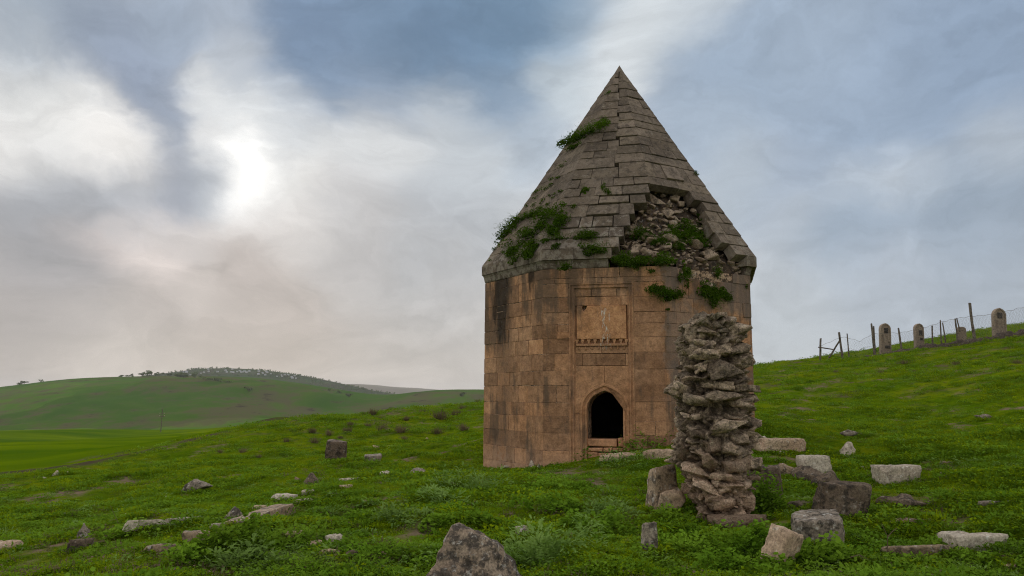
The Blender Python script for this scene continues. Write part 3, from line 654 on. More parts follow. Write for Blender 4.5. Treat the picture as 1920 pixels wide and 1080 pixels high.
zs = [zIT, zpy(556), zpy(573), zpy(636), zpy(649), zpy(663), zpy(686)]
for r_, cuts in ((0, [uIL, upx(1110), upx(1157), uIR]), (1, [uIL, upx(1082), upx(1165), uIR]), (4, [uIL, upx(1128), uIR]), (5, [uIL, upx(1092), upx(1117), upx(1172), uIR])):
    for i in range(len(cuts) - 1):
        if cuts[i + 1] - cuts[i] > 0.02: pblock(cuts[i], cuts[i + 1], zs[r_ + 1], zs[r_])
pblock(uIL, upx(1082), zs[3], zs[2], -0.06); pblock(upx(1175), uIR, zs[3], zs[2], -0.075)
bm = bmesh.new(); ipL, ipR, ipB, ipT = upx(1082), upx(1174.5), zs[3], zs[2]
cut = [(ipL, ipB), (ipR, ipB), (ipR, ipT - .01), (ipR - .3, ipT), (ipL + 0.22, ipT), (ipL + 0.20, ipT - 0.06), (ipL + 0.14, ipT - 0.12), (ipL + 0.11, ipT - .05), (ipL + 0.11, ipT), (ipL, ipT)]
add_poly_prism(bm, f1, cut, -0.008, -0.2, 0.012)
pan = link('inscription_panel', finish(bm, 'inscription_panel'), M['wall'], portal); pan.color = (1.28, 1.16, 1.0, 1)
bm = bmesh.new()                        # ledge under the panel
lz0, lz1 = zs[4], zs[3]; lu0, lu1 = upx(1080.5), upx(1176)
add_poly_prism(bm, f1, [(lu0, lz0), (lu1, lz0), (lu1, lz0 + .05), (lu0, lz0 + .05)], 0.004, -0.15, 0.008)
add_poly_prism(bm, f1, [(lu0 + .01, lz0 + .052), (lu1 - .01, lz0 + .052), (lu1 - .01, lz1), (lu0 + .01, lz1)], -0.085, -0.18, 0.002)
ledge = link('panel_ledge', finish(bm, 'panel_ledge'), M['wall'], portal); ledge.color = (.95, .92, .9, 1)
nd = 9; dw = (lu1 - lu0) / (nd - 1)
for i in range(nd):                     # posts between the little niches of the ledge, and the drops beneath
    u = lu0 + dw * i; u = min(max(u, lu0 + .02), lu1 - .02); bm = bmesh.new(); w_ = 0.018
    add_poly_prism(bm, f1, [(u - w_, lz0 + .05), (u + w_, lz0 + .05), (u + w_ * 1.0, lz1 - .07), (u + w_ * 1.9, lz1 - .03), (u + w_ * 1.9, lz1 - .004), (u - w_ * 1.9, lz1 - .004), (u - w_ * 1.9, lz1 - .03), (u - w_, lz1 - .07)], -0.008, -0.1, 0.004)
    link('dentil', finish(bm, 'dentil'), M['wall'], portal).color = (1, .95, .9, 1)
for i in range(nd - 1):
    u = lu0 + dw * (i + .5); bm = bmesh.new()
    add_poly_prism(bm, f1, [(u + .022 * math.cos(a), lz0 - .040 + (.038 if math.sin(a) > 0 else .045) * math.sin(a)) for a in np.arange(10) * math.pi / 5], -0.01 if True else 0, -0.12, 0.012)
    link('drop_ornament', finish(bm, 'drop_ornament'), M['wall'], portal).color = (.9, .85, .82, 1)
OA = arch_line(0.135, zb)
zS2 = zs[6]
half = len(OA) // 2
zsplit = f1.uz(1133, 778)[1]
def spandrel(side, za, zb_, last):
    L = OA[:half + 1] if side < 0 else OA[half:][::-1]
    seg = [(u, z) for u, z in L if zb_ < z < za]
    def at(zq):
        for i in range(len(L) - 1):
            if L[i][1] <= zq <= L[i + 1][1]:
                f_ = (zq - L[i][1]) / max(L[i + 1][1] - L[i][1], 1e-6); return (L[i][0] + (L[i + 1][0] - L[i][0]) * f_, zq)
        return (uDC, zq)
    ue = uIL if side < 0 else uIR
    pl = [(ue, zb_), at(zb_)] + seg + ([at(za)] if za < L[-1][1] else [(uDC - side * -0.003, L[-1][1]), (uDC + side * 0.003, za)]) + [(ue, za)]
    if side > 0: pl = pl[::-1]
    bm = bmesh.new(); add_poly_prism(bm, f1, pl, -0.034 + rng.uniform(-.004, .004), -0.2, 0.004); o = link('stone_block', finish(bm, 'stone_block'), M['wall'], portal); o.color = (1.05, 1.0, .95, 1)
for sd in (-1, 1):
    spandrel(sd, zS2 - .004, zsplit + (.03 if sd < 0 else -.02), False); spandrel(sd, zsplit + (.022 if sd < 0 else -.028), -0.3, True)
bm = bmesh.new(); sweep_frame(bm, f1, arch_line(0.135, -0.3), [(0.0, -0.1), (0.0, -0.03), (0.014, -0.022), (0.05, -0.022), (0.058, -0.055), (0.09, -0.06), (0.1, -0.045), (0.137, -0.05), (0.140, -0.2)])
link('door_arch', finish(bm, 'door_arch'), M['wall'], portal).color = (1.1, 1.04, .98, 1)
# blocked-up foot of the doorway
zz = [zSILL, f1.uz(1133, 838)[1], f1.uz(1133, 848)[1], f1.uz(1133, 864)[1]]
for (a, b_, c0, c1, o0) in ((0.0, .82, 0, 1, -.11), (.82, 1, 0, 1, -.13), (0, .42, 1, 2, -.10), (.42, .70, 1, 2, -.12), (.7, 1, 1, 2, -.10), (0, .3, 2, 3, -.09), (.3, 1, 2, 3, -.11)):
    u0, u1 = uDL + (uDR - uDL) * a, uDL + (uDR - uDL) * b_
    bm = bmesh.new(); block_bm(bm, f1, u0, u1, zz[c1], zz[c0] - rng.uniform(0, .03), o0, 0.6, 0.006, 0.016, False, False, 0.014)
    o = link('sill_stone', finish(bm, 'sill_stone'), M['wall'], portal); o.color = (1.15, 1.05, 1.0, 1)

# cornice and pyramid roof
RE, ZE, APX = 3.415, 4.665, np.array([0.09, 0.0, 9.965])
def ev(k, r=RE, z=ZE): v = vtx(k, r); return np.array([v[0] - TX + 0.04, v[1] - TY, z])
class RoofFace:
    def __init__(s, k):
        s.a, s.b = ev(k), ev(k + 1); s.n = np.cross(s.b - s.a, APX - s.a); s.n /= np.linalg.norm(s.n)
        if s.n[2] < 0: s.n = -s.n
    def p(s, f, t, o=0.0): return (s.a + (s.b - s.a) * f) * (1 - t) + APX * t + s.n * o
    def hit(s, px, py, o=0.0):
        d = ray(px, py); org = np.array([TX, TY, 0.0]); q0 = s.a + s.n * o + org
        tt = np.dot(q0 - EYE, s.n) / np.dot(d, s.n); return EYE + d * tt - org
    def ft(s, px, py):
        q = s.hit(px, py); m_ = (s.a + s.b) / 2; ax = APX - m_; e = s.b - s.a
        t = np.dot(q - m_ - e * np.dot(q - m_, e) / np.dot(e, e), ax - e * np.dot(ax, e) / np.dot(e, e)) / np.dot(ax - e * np.dot(ax, e) / np.dot(e, e), ax - e * np.dot(ax, e) / np.dot(e, e))
        a, b_ = s.p(0, t), s.p(1, t); return float(np.dot(q - a, b_ - a) / np.dot(b_ - a, b_ - a)), float(t)
    def f_at(s, px, t):                 # where along a course a column of the photograph lies
        lo, hi = -0.2, 1.2; o = np.array([TX, TY, 0])
        for _ in range(40):
            m_ = (lo + hi) / 2
            if proj(s.p(m_, t) + o)[0] < px: lo = m_
            else: hi = m_
        return lo
RF = {k: RoofFace(k) for k in range(8)}
ROWY = [490, 464, 444, 425, 403, 382.5, 366, 349, 333, 314, 294, 281, 263, 246, 232, 218.5, 204, 189, 173, 158, 145]
TR = []
for y in ROWY:
    lo, hi = 0.0, 1.0
    for _ in range(40):
        m_ = (lo + hi) / 2
        if proj(RF[1].p(0.55, m_) + np.array([TX, TY, 0]))[1] > y: lo = m_
        else: hi = m_
    TR.append(lo)
TR[0] = 0.0; TR.append(0.965)
roof_core = bmesh.new()
cb = [roof_core.verts.new(ev(k, RE - 0.42, 4.2)) for k in range(8)]; ca = roof_core.verts.new(tuple(APX - np.array([0, 0, 0.45])))
for k in range(8): roof_core.faces.new((cb[k], cb[(k + 1) % 8], ca))
roof_core.faces.new(cb[::-1])
roof = link('roof', finish(roof_core, 'roof'), M['earthcore'], tomb)
def cornice(k, u0, u1, c0, c1, name='cornice_block'):
    fc = FACES[k]; bm = bmesh.new()
    prof = [(-0.25, 4.275), (0.0, 4.275), (0.012, 4.30), (0.02, 4.34), (0.03, 4.39), (0.05, 4.43), (0.058, 4.447), (-0.25, 4.447)]
    r0 = []; r1 = []
    for o, z in prof:
        r0.append(bm.verts.new(fc.p(u0 - (o * T225 if c0 else -0.004), z + rng.uniform(-.003, .003), o))); r1.append(bm.verts.new(fc.p(u1 + (o * T225 if c1 else -0.004), z + rng.uniform(-.003, .003), o)))
    n = len(prof)
    for i in range(n): bm.faces.new((r0[i], r0[(i + 1) % n], r1[(i + 1) % n], r1[i]))
    bm.faces.new(r0[::-1]); bm.faces.new(r1)
    return bm
for k, spans in ((0, [0, .75, 1.55, SIDE]), (1, [0, .62, f1.uz(1141, 492)[0]]), (2, [FACES[2].uz(1396, 492)[0], SIDE]), (3, [0, 1.0, SIDE]), (7, [0, 1.1, SIDE])):
    for i in range(len(spans) - 1):
        o = link('cornice_block', finish(cornice(k, spans[i], spans[i + 1], spans[i] == 0, spans[i + 1] == SIDE), 'cornice_block'), M['roof'], roof)
        v = rng.uniform(0.75, 0.95); o.color = (v, v * .98, v * .95, 1)
BREACH1 = {0: 1147, 1: 1160, 2: 1169.5, 3: 1181, 4: 1189, 5: 1211, 6: 1217.5}      # where each broken course ends on the front
BREACH2 = {0: 1399, 1: 1374, 2: 1347, 3: 1331, 4: 1327, 5: 1321, 6: 1297}          # and where it starts again on the right
def roof_slab(bm, rf, f0, f1_, t0, t1, th, lift0, lift1, g, eave=False):
    L = lambda t: np.linalg.norm(rf.p(1, t) - rf.p(0, t))
    H = np.linalg.norm(APX - (rf.a + rf.b) / 2)
    fg = lambda t: g / max(L(t), 0.05)
    r0 = f0 <= 0; r1 = f1_ >= 1; tg = g / H
    ta, tb = t0 + (0 if eave else tg), t1 - tg
    q = [(f0 + (0 if r0 else fg(ta)), ta, lift0), (f1_ - (0 if r1 else fg(ta)), ta, lift0), (f1_ - (0 if r1 else fg(tb)), tb, lift1), (f0 + (0 if r0 else fg(tb)), tb, lift1)]
    j = lambda: rng.uniform(-.010, .008)
    if eave:                            # lowest course: vertical fascia
        top = [rf.p(*v[:2], v[2]) for v in q]; lowv = [np.array([top[i][0], top[i][1], 4.452]) for i in (0, 1)]
        cen = np.array([0, 0, 0]); inn = [lowv[i] + np.array([-lowv[i][0], -lowv[i][1], 0]) / np.linalg.norm(lowv[i][:2]) * 0.34 for i in (0, 1)]
        bk = [rf.p(*q[i][:2], -th) for i in (2, 3)]
        V = [bm.verts.new(tuple(v)) for v in [*lowv, top[1], top[0], top[2], top[3], inn[0], inn[1], bk[0], bk[1]]]
        for ix in ((0, 1, 2, 3), (3, 2, 4, 5), (1, 0, 6, 7), (5, 4, 8, 9), (6, 9, 8, 7), (0, 3, 5, 9, 6), (1, 7, 8, 4, 2)): bm.faces.new([V[i] for i in ix])
        return
    ch = 0.005; e1 = (q[1][0] - q[0][0]) * 0.0
    back = [bm.verts.new(tuple(rf.p(f_, t_, -th))) for f_, t_, _ in q]
    mid = [bm.verts.new(tuple(rf.p(f_, t_, o - ch))) for f_, t_, o in q]
    cf = [(0 if r0 else ch, ch), (0 if r1 else -ch, ch), (0 if r1 else -ch, -ch), (0 if r0 else ch, -ch)]
    fr = [bm.verts.new(tuple(rf.p(q[i][0] + cf[i][0] / max(L(q[i][1]), .05), q[i][1] + cf[i][1] / H, q[i][2] + (0 if (r0 and i in (0, 3)) or (r1 and i in (1, 2)) else j())))) for i in range(4)]
    for i in range(4):
        k = (i + 1) % 4; bm.faces.new((back[i], back[k], mid[k], mid[i])); bm.faces.new((mid[i], mid[k], fr[k], fr[i]))
    bm.faces.new(fr); bm.faces.new(back[::-1])
n_slab = 0
bmr = bmesh.new()
for k in range(8):
    rf = RF[k]; prev = []
    for j in range(len(TR) - 1):
        t0, t1 = TR[j], TR[j + 1]; tm = (t0 + t1) / 2; wid = np.linalg.norm(rf.p(1, tm) - rf.p(0, tm))
        fa, fb = 0.0, 1.0
        if k == 1 and j in BREACH1: fb = rf.f_at(BREACH1[j], tm)
        if k == 2 and j in BREACH2: fa = rf.f_at(BREACH2[j], tm)
        vis = k in (0, 1, 2)
        parts_ = [(fa, fb, 0.0)]
        if k == 1 and j >= 8: fc_ = 0.56 + 0.03 * (j % 3); parts_ = [(fa, fc_, 0.0), (fc_, fb, 0.42 if j < len(TR) - 2 else 0.0)]
        if k == 2 and j >= 8: parts_ = [(fa, fb, 0.42 if j < len(TR) - 2 else 0.0)]
        cuts_ = []
        for (pa, pb_, sh) in parts_:
            a0 = t0 + sh * (t1 - t0) if j != 8 else t0; a1 = t1 + sh * ((TR[j + 2] if j + 2 < len(TR) else TR[-1]) - t1)
            fs = [pa]
            while True:
                nf = fs[-1] + rng.choice([rng.uniform(.2, .36), rng.uniform(.36, .66), rng.uniform(.66, .95)], p=[.3, .5, .2]) / wid
                if any(abs(nf - p) * wid < 0.08 for p in prev): nf += 0.13 / wid
                if (pb_ - nf) * wid < 0.2: fs.append(pb_); break
                fs.append(nf)
            cuts_ += fs[1:-1]
            for i in range(len(fs) - 1):
                loose = (k == 2 and j > 5) or (k == 1 and 3 < j < 17)
                l0 = rng.choice([rng.uniform(0, .012), rng.uniform(.010, .022), rng.uniform(.025, .045)], p=[.58, .30, .12]) if loose else rng.uniform(0.0, 0.016); l1 = rng.uniform(-0.010, 0.004)
                if fs[i] <= 0 or fs[i + 1] >= 1: l0, l1 = min(l0, 0.014), -0.004
                g = rng.choice([0.0015, 0.004, 0.008, 0.018], p=[.35, .35, .2, .1])
                if k == 0: l0 *= 0.25; l1 = 0; g = 0.0015
                tj0, tj1 = (rng.uniform(-.003, .003), rng.uniform(-.003, .003)) if loose and j > 0 else (0, 0)
                b_ = bmesh.new() if vis else bmr
                roof_slab(b_, rf, fs[i], fs[i + 1], a0 + tj0, a1 + tj1, 0.24 if (fs[i] == fa and fa > 0) or (fs[i + 1] == fb and fb < 1) else 0.2, l0, l1, g, j == 0)
                if vis:
                    o = link('roof_slab', finish(b_, 'roof_slab'), M['roof'], roof); n_slab += 1
                    v = rng.choice([0.72, 0.9, 1.05, 1.25, 1.5], p=[.2, .3, .25, .15, .1]) * (0.95 if k == 2 else 1.0); o.color = (v * 1.02, v, v * rng.uniform(.92, 1.0), 1)
        prev = cuts_
tag(link('roof_courses', finish(bmr, 'roof_courses'), M['roof'], tomb), kind='stuff')
bm = bmesh.new(); tp = [bm.verts.new(tuple(RF[k].p(0, 0.962))) for k in range(8)]; ap = bm.verts.new(tuple(APX + np.array([0, 0, .02])))
for k in range(8): bm.faces.new((tp[k], tp[(k + 1) % 8], ap))
bm.faces.new(tp[::-1]); link('apex_stone', finish(bm, 'apex_stone'), M['roof'], roof).color = (1, 1, 1, 1)

# ------------------------------------------------------------------ stones
def ico(sub):
    bm = bmesh.new(); bmesh.ops.create_icosphere(bm, subdivisions=sub, radius=1.0)
    V = np.array([v.co[:] for v in bm.verts]); Fc = np.array([[v.index for v in f.verts] for f in bm.faces]); bm.free(); return V, Fc
ICO = {k: ico(k) for k in (2, 3, 4, 5)}
def rock_arr(seed, typ='r', sub=4, rough=0.05, pts=None):
    """a stone filling the box -1..1: cut by random planes, worn edges, pitted surface"""
    r = np.random.default_rng(seed); D, Fc = ICO[sub]
    if typ == 'b':
        N = np.array([[1,0,0],[-1,0,0],[0,1,0],[0,-1,0],[0,0,1],[0,0,-1]], float) + r.normal(size=(6, 3)) * 0.06; H = np.ones(6)
        N2 = r.normal(size=(3, 3)); N2 = np.sign(N2) * (0.4 + np.abs(N2)); N = np.vstack([N, N2]); H = np.concatenate([H, np.linalg.norm(N2, axis=1) / np.linalg.norm(N2, axis=1) * r.uniform(1.12, 1.5, 3)]); pw = 30
    elif typ == 'p':
        a = r.uniform(0, 6.28) + np.arange(5) * 1.257 + r.uniform(-.25, .25, 5)
        N = np.stack([np.cos(a), np.sin(a), r.uniform(.30, .85, 5)], 1); N = np.vstack([N, [[0, 0, -1]], [[r.normal() * .3, r.normal() * .3, 1]], r.normal(size=(5, 3))]); H = np.concatenate([r.uniform(.40, .72, 5), [0.7], [.78], r.uniform(.7, 1.0, 5)]); pw = 22
    elif typ == 'a':
        N = r.normal(size=(10, 3)); N[:, 2] *= 1.3; H = r.uniform(.45, 1.0, 10); pw = 45
    elif typ == 's':
        N = r.normal(size=(13, 3)); N[:, 2] *= 0.5; N = np.vstack([N, [[r.normal() * .08, r.normal() * .08, 1]], [[0, 0, -1]]]); H = np.concatenate([r.uniform(.75, 1.1, 13), [.35, .35]]); pw = 34
    else:
        N = r.normal(size=(15, 3)); H = r.uniform(.62, 1.0, 15); pw = 26
    N = N / np.linalg.norm(N, axis=1)[:, None]
    q = np.maximum(D @ N.T, 0) / H; R = (q ** pw).sum(1) ** (-1 / pw); V = D * R[:, None]
    mn, mx = V.min(0), V.max(0); V = (V - (mn + mx) / 2) / ((mx - mn) / 2)
    return V, Fc
def rock_mesh(name, seed, dims, typ='r', sub=4, rough=0.05, cut=None):
    V, Fc = rock_arr(seed, typ, sub)
    if cut is not None: V = cut(V)
    V = V * (np.asarray(dims) / 2)
    nrm = V / np.maximum(np.linalg.norm(V, axis=1), 1e-6)[:, None]; s = max(dims)
    a = min(rough * s, 0.06)
    fr = 1.0 / max(s * 0.35, 0.05)
    V = V + nrm * (a * fbm(V * fr + seed * 3.1, seed, 4, 0.55))[:, None] + nrm * (a * 0.45 * (0.4 - np.abs(fbm(V * fr * 3 + seed, seed + 5, 4, .6))))[:, None]
    return np_mesh(name, V, Fc, typ != 'a')

ROCK_AT = []
def rock(px, pyb, w, h, typ, m_, label, yaw=None, dr=0.7, cat='rock', name='rock', tilt=(0, 0), sub=None, rough=0.05, bury=0.45, gy=None, group=None):
    seed = int(px * 7 + pyb * 13) % 99991; r = np.random.default_rng(seed)
    g = on_ground(px, pyb); sc = g.y / F * 1.01; wm, dm = w * sc, w * sc * dr
    down = math.atan2(1.6 - g.z, g.y); hm = max(h * sc - dm * math.sin(max(down, 0)) * 0.75, h * sc * 0.35)
    yw = r.uniform(-.5, .5) if yaw is None else yaw
    ht = hm * (1 + bury)
    ext = abs(math.cos(yw)) + dr * abs(math.sin(yw)); k = 1 / (0.55 + 0.45 * ext) if typ == 'b' else 1.0
    sub = sub or (5 if w > 90 else 4 if w > 22 else 3)
    me = rock_mesh(name, seed, (wm * k, dm * k, ht), typ, sub, rough)
    c = (g.x + g.x / g.y * dm * .4, g.y + dm * 0.4)
    o = link(name, me, M[m_]); o.rotation_euler = (tilt[0], tilt[1], yw)
    zb_ = (g.z * .6 + gz(*c) * .4)
    o.location = (c[0], c[1], zb_ + hm - ht / 2)
    tag(o, label, cat, group); ROCK_AT.append((c[0], c[1], wm, dm)); return o
RK = [
 # big foreground and left side
 (872,1125,255,150,'p','boulder','large brown-grey lichened boulder in the foreground, tapering to a blunt top',0.3,.75,'boulder'),
 (979,1012,30,26,'r','grey','small split grey stone just behind the large foreground boulder'),
 (848,915,18,11,'r','brown','small brown stone among weeds between foreground boulder and tomb'),
 (785,892,50,16,'p','grey','flat-sided pointed grey stone left of the tomb at the end of the stone row',0.2,.8),
 (661,905,48,13,'s','pale','pale flat-topped stone lying in grass in the row left of the tomb'),
 (720,894,26,11,'r','pale','small pale stone between the flat-topped pale one and the pointed grey one'),
 (629,862,42,37,'b','dark','upright dark brown block standing alone on the left hillside',0.25,.8,'stone block'),
 (699,868,36,16,'b','grey','low grey block lying right of the upright brown block',0.3,.7,'stone block'),
 (583,910,36,25,'p','dark','dark brown leaning triangular rock above the stone row',-.3,.7),
 (559,902,15,8,'r','brown','little brown stone touching the dark triangular rock'),
 (366,922,58,23,'r','grey','broad grey boulder with dark hollow under it, alone on the left slope',0.1,.6),
 (305,988,128,18,'s','pale','long low pale slab lying flat in the left grass',0.42,.22,'stone slab'),
 (157,1010,36,30,'p','grey','upright grey triangular rock at the left, behind a low slab',0.0,.7),
 (149,1031,44,22,'s','dark','low dark slab in front of the upright triangular rock',0.35,.5),
 (6,1036,46,24,'r','tan','tan rounded rock cut off by the left edge of the photo',0.,.8),
 (367,1026,50,27,'b','brown','squared brown block at the left, between the flat slab and the weeds',0.2,.6,'stone block'),
 (305,1040,72,20,'s','brown','flat brown slab sloping beside the squared brown block',0.4,.45,'stone slab'),
 (326,1078,28,16,'r','brown','brown stone at the bottom edge of the left grass'),
 (432,984,46,34,'r','grey','cracked grey rock leaning on the left end of the long curb stone',-.3,.7),
 (408,996,30,16,'s','grey','grey shard beneath the cracked rock at the curb end',0.5,.6),
 (415,1006,34,14,'r','dark','dark stone in the shadow below the cracked grey rock'),
 (532,938,48,13,'s','pale','pale flat stone first above the long curb stone',0.3,.5),
 (578,926,25,9,'s','pale','short pale stone at the top of the row, under the dark triangular rock',0.2,.6),
 (567,943,36,8,'s','pale','thin pale strip of stone just right of the curb stone end',0.3,.4),
 (489,958,34,11,'s','tan','tan flat stone directly behind the middle of the curb',0.35,.5),
 (649,917,27,8,'s','tan','tan stone flush with the turf below the pale flat-topped stone'),
 (625,930,24,6,'s','grey','thin grey stone lying in the turf right of the curb row'),
 (690,944,22,6,'s','tan','tan flat stone in the turf halfway between curb row and tomb'),
 (553,1012,34,17,'s','tan','rounded tan slab on bare soil nearest the big leafy weed',0.2,.7),
 (590,1030,34,16,'s','tan','pinkish slab at the left of the bare soil patch',0.5,.6),
 (628,1024,30,22,'s','pale','pale pinkish slab at the top of the bare soil patch',-.2,.8),
 (618,1042,44,12,'s','tan','low tan slab along the bottom of the bare soil patch',0.,.5),
 (661,1048,20,17,'r','dark','dark pointed stone at the right of the bare soil patch'),
 (106,892,20,9,'p','pale','small pale pointed stone far left, near the field edge'),
 (84,898,8,4,'r','pale','pebble-sized pale stone left of the small pointed one'),
 (127,888,7,4,'r','tan','tiny tan stone right of the small pointed one near the field'),
 (239,968,15,6,'s','pale','small pale flat stone just above the long low slab'),
 (231,992,8,5,'r','grey','tiny grey stone at the left tip of the long low slab'),
 (119,966,7,5,'r','grey','tiny grey stone in open grass above the triangular rock'),
 (76,1008,10,4,'s','pale','tiny pale flat stone left of the triangular rock'),
 (41,1030,11,5,'r','pale','tiny pale stone beside the tan rock at the photo edge'),
 (313,933,8,3,'s','pale','tiny pale stone below the broad grey boulder'),
 (706,840,13,5,'s','tan','small tan stone on the hillside above the low grey block'),
 (800,825,7,5,'r','tan','tiny tan stone on the hillside left of the tomb'),
 (824,897,14,4,'s','tan','thin tan stone right of the pointed grey stone'),
 (935,934,11,8,'r','brown','brown pebble in the weeds before the tomb corner'),
 # at the foot of the tomb
 (998,880,19,17,'p','pale','white upright stone leaning at the tomb foot near its corner',-.2,.6),
 (952,880,17,8,'r','pale','whitish low stone at the tomb foot, left of the upright white one'),
 (978,881,16,7,'r','tan','tan low stone between the two white ones at the tomb foot'),
 (1010,880,11,10,'p','grey','grey chip on the right side of the upright white stone'),
 (1160,864,74,14,'s','tan','flat tan slab half buried in front of the doorway',0.15,.5,'stone slab'),
 (1238,863,66,20,'s','tan','larger tan slab rising between doorway and rubble pillar',-.2,.6,'stone slab'),
 # right side
 (1243,958,58,84,'b','brown','tall squared brown block leaning against the left of the rubble pillar',0.35,.9,'stone block'),
 (1260,966,50,46,'r','tan','rounded reddish tan boulder at the left foot of the rubble pillar',0.,.6),
 (1217,1032,27,50,'b','grey','narrow upright grey stone in the grass left of the pillar base',0.3,.7,'stone block'),
 (1224,990,14,11,'r','tan','small tan stone behind the narrow upright grey stone'),
 (1322,1002,18,6,'s','pale','small pale flat stone under the pillar foot'),
 (1366,1024,34,9,'s','tan','flat tan stone in weeds below the pillar base',0.1,.6),
 (1437,940,62,66,'b','dark','dark squared block standing right beside the rubble pillar',-.15,.8,'stone block'),
 (1470,892,64,24,'r','brown','low brown masonry lump behind the dark squared block',0.1,.6),
 (1526,890,60,34,'b','pale','pale squared block perched on dark masonry right of the pillar',0.06,.7,'stone block'),
 (1515,906,62,34,'r','dark','dark broken masonry under the pale perched block',0.3,.8),
 (1552,918,62,36,'r','dark','dark lichened masonry slope in front of the perched block',-.2,.8),
 (1582,972,104,66,'b','dark','large dark square-cut block tilted in the right grass',.06,.5,'stone block'),
 (1533,1022,108,62,'b','grey','broad grey-brown block with a flat top, front right of the pillar',-.3,1.25,'stone block'),
 (1463,1066,64,78,'b','tan','broken tan-grey block standing tilted in clover at the lower right',0.75,.7,'stone block'),
 (1500,952,44,12,'s','dark','low dark stone between the two big right blocks'),
 (1410,914,10,10,'r','tan','pale lump between the pillar and the dark squared block'),
 (1680,909,80,35,'b','pale','pale cream block lying alone in the right grass',-.1,.6,'stone block'),
 (1588,856,40,26,'p','pale','pale pointed rock alone on the right slope',0.4,.7),
 (1602,818,48,12,'r','grey','jagged low grey rock on the right slope above the pale pointed one',0.1,.5),
 (1845,787,26,9,'r','grey','small grey rock high on the right slope'),
 (1462,846,88,24,'b','tan','long tan block lying at the right corner of the tomb',-.05,.4,'stone block'),
 (1424,850,44,28,'r','tan','rough tan stone between tomb corner and rubble pillar'),
 (1427,828,20,10,'s','pale','pale stone capping the rough tan one at the tomb corner'),
 (1412,866,28,10,'s','pale','pale flat stone behind the pillar, below the long tan block'),
 (1466,852,13,6,'r','pale','small pale stone just in front of the long tan block'),
 (1505,855,10,4,'s','pale','tiny pale flat stone below the end of the long tan block'),
 (1456,864,10,4,'s','tan','tiny tan stone above the low brown masonry lump'),
 (1694,953,88,22,'r','dark','long ragged dark rock half sunk in the right grass',-.25,.3),
 (1742,954,34,16,'p','dark','dark wedge at the right end of the long ragged rock',-.5,.6),
 (1880,948,88,12,'s','grey','low mottled grey slab at the right edge of the photo',0.08,.35,'stone slab'),
 (1706,988,78,15,'s','brown','flat brown slab in grass below the long ragged dark rock',-.15,.4,'stone slab'),
 (1825,1034,104,36,'s','pale','big smooth pale slab at the lower right',-.1,.6,'stone slab'),
 (1720,1054,126,32,'s','brown','long brown wedge-shaped slab left of the big pale slab',-.25,.35,'stone slab'),
 (1843,1062,28,9,'s','tan','small tan stone below the big pale slab'),
 (1905,1070,36,12,'s','tan','tan stone at the lower right corner'),
 (1903,1052,34,7,'s','tan','thin tan stone right of the big pale slab'),
 (1773,871,24,7,'s','brown','small brown flat stone on the right slope above the cream block'),
 (1768,889,16,4,'s','pale','thin pale stone right of the cream block'),
 (1621,880,14,5,'s','pale','little pale stone left of the cream block'),
 (1746,861,8,4,'r','tan','tiny tan stone on the right slope, highest near the cream block'),
 (1915,975,14,8,'s','pale','small pale stone at the right edge under the mottled slab'),
 (1792,996,12,4,'s','grey','small grey chip above the big pale slab'),
 (1466,786,9,4,'r','tan','tiny tan stone on the slope right of the tomb'),
]
for r_ in RK:
    px, pyb, w_, h_, ty, mm, lb = r_[:7]; yw = r_[7] if len(r_) > 7 else None; dr = r_[8] if len(r_) > 8 else 0.7
    cat = r_[9] if len(r_) > 9 else 'rock'; nm = {'rock': 'rock', 'boulder': 'boulder', 'stone block': 'stone_block', 'stone slab': 'stone_slab'}[cat]
    rock(px, pyb, w_, h_, ty, mm, lb, yw, dr, cat, nm, rough=0.035 if ty == 'b' else 0.05, tilt=(.22, .30) if px == 1463 else (.05, .07) if px == 1582 else (0, 0))
# dressed curb stone: long, its top and right side showing
g0, g1 = on_ground(447, 996), on_ground(556, 962)
ln = (Vector((g1.x, g1.y, 0)) - Vector((g0.x, g0.y, 0))).length; yw = math.atan2(g1.y - g0.y, g1.x - g0.x)
V, Fc = rock_arr(77, 'b', 5); V = np.sign(V) * np.abs(V) ** 0.75; V = V * np.array([ln / 2, 0.13, 0.13]); V += (0.012 * fbm(V * 5, 3, 4))[:, None]
cs = link('curb_stone', np_mesh('curb_stone', V, Fc, True), M['brown']); cs.rotation_euler = (0, -0.03, yw); mid_ = (g0 + g1) / 2
cs.location = (mid_.x - .1 * math.sin(yw), mid_.y + .12, mid_.z - 0.02); tag(cs, 'long straight dressed curb stone running through the left foreground grass', 'curb stone')

# ------------------------------------------------------------------ rubble filling the broken roof
RUB = [rock_mesh('rubble_stone', 500 + i, (1, .8, .6), 'a', 4, 0.02) for i in range(8)]
for me in RUB: me.materials.append(M['rubble'])
BPOLY = [(1216,352),(1250,358),(1294,370),(1318,385),(1327,400),(1330,430),(1345,450),(1374,470),(1392,490),(1392,512),(1372,518),(1345,520),(1338,560),(1318,560),(1316,524),(1292,524),(1272,520),(1270,498),(1150,495),(1150,482),(1163,464),(1172,444),(1183,425),(1191,404),(1212,384)]
def in_poly(x, y, P):
    c = False; j = len(P) - 1
    for i in range(len(P)):
        if (P[i][1] > y) != (P[j][1] > y) and x < (P[j][0] - P[i][0]) * (y - P[i][1]) / (P[j][1] - P[i][1]) + P[i][0]: c = not c
        j = i
    return c
rr = np.random.default_rng(8); placed = []; tries = 0
ORG = np.array([TX, TY, 0.0])
ridge_n = [RF[1].n, RF[2].n]
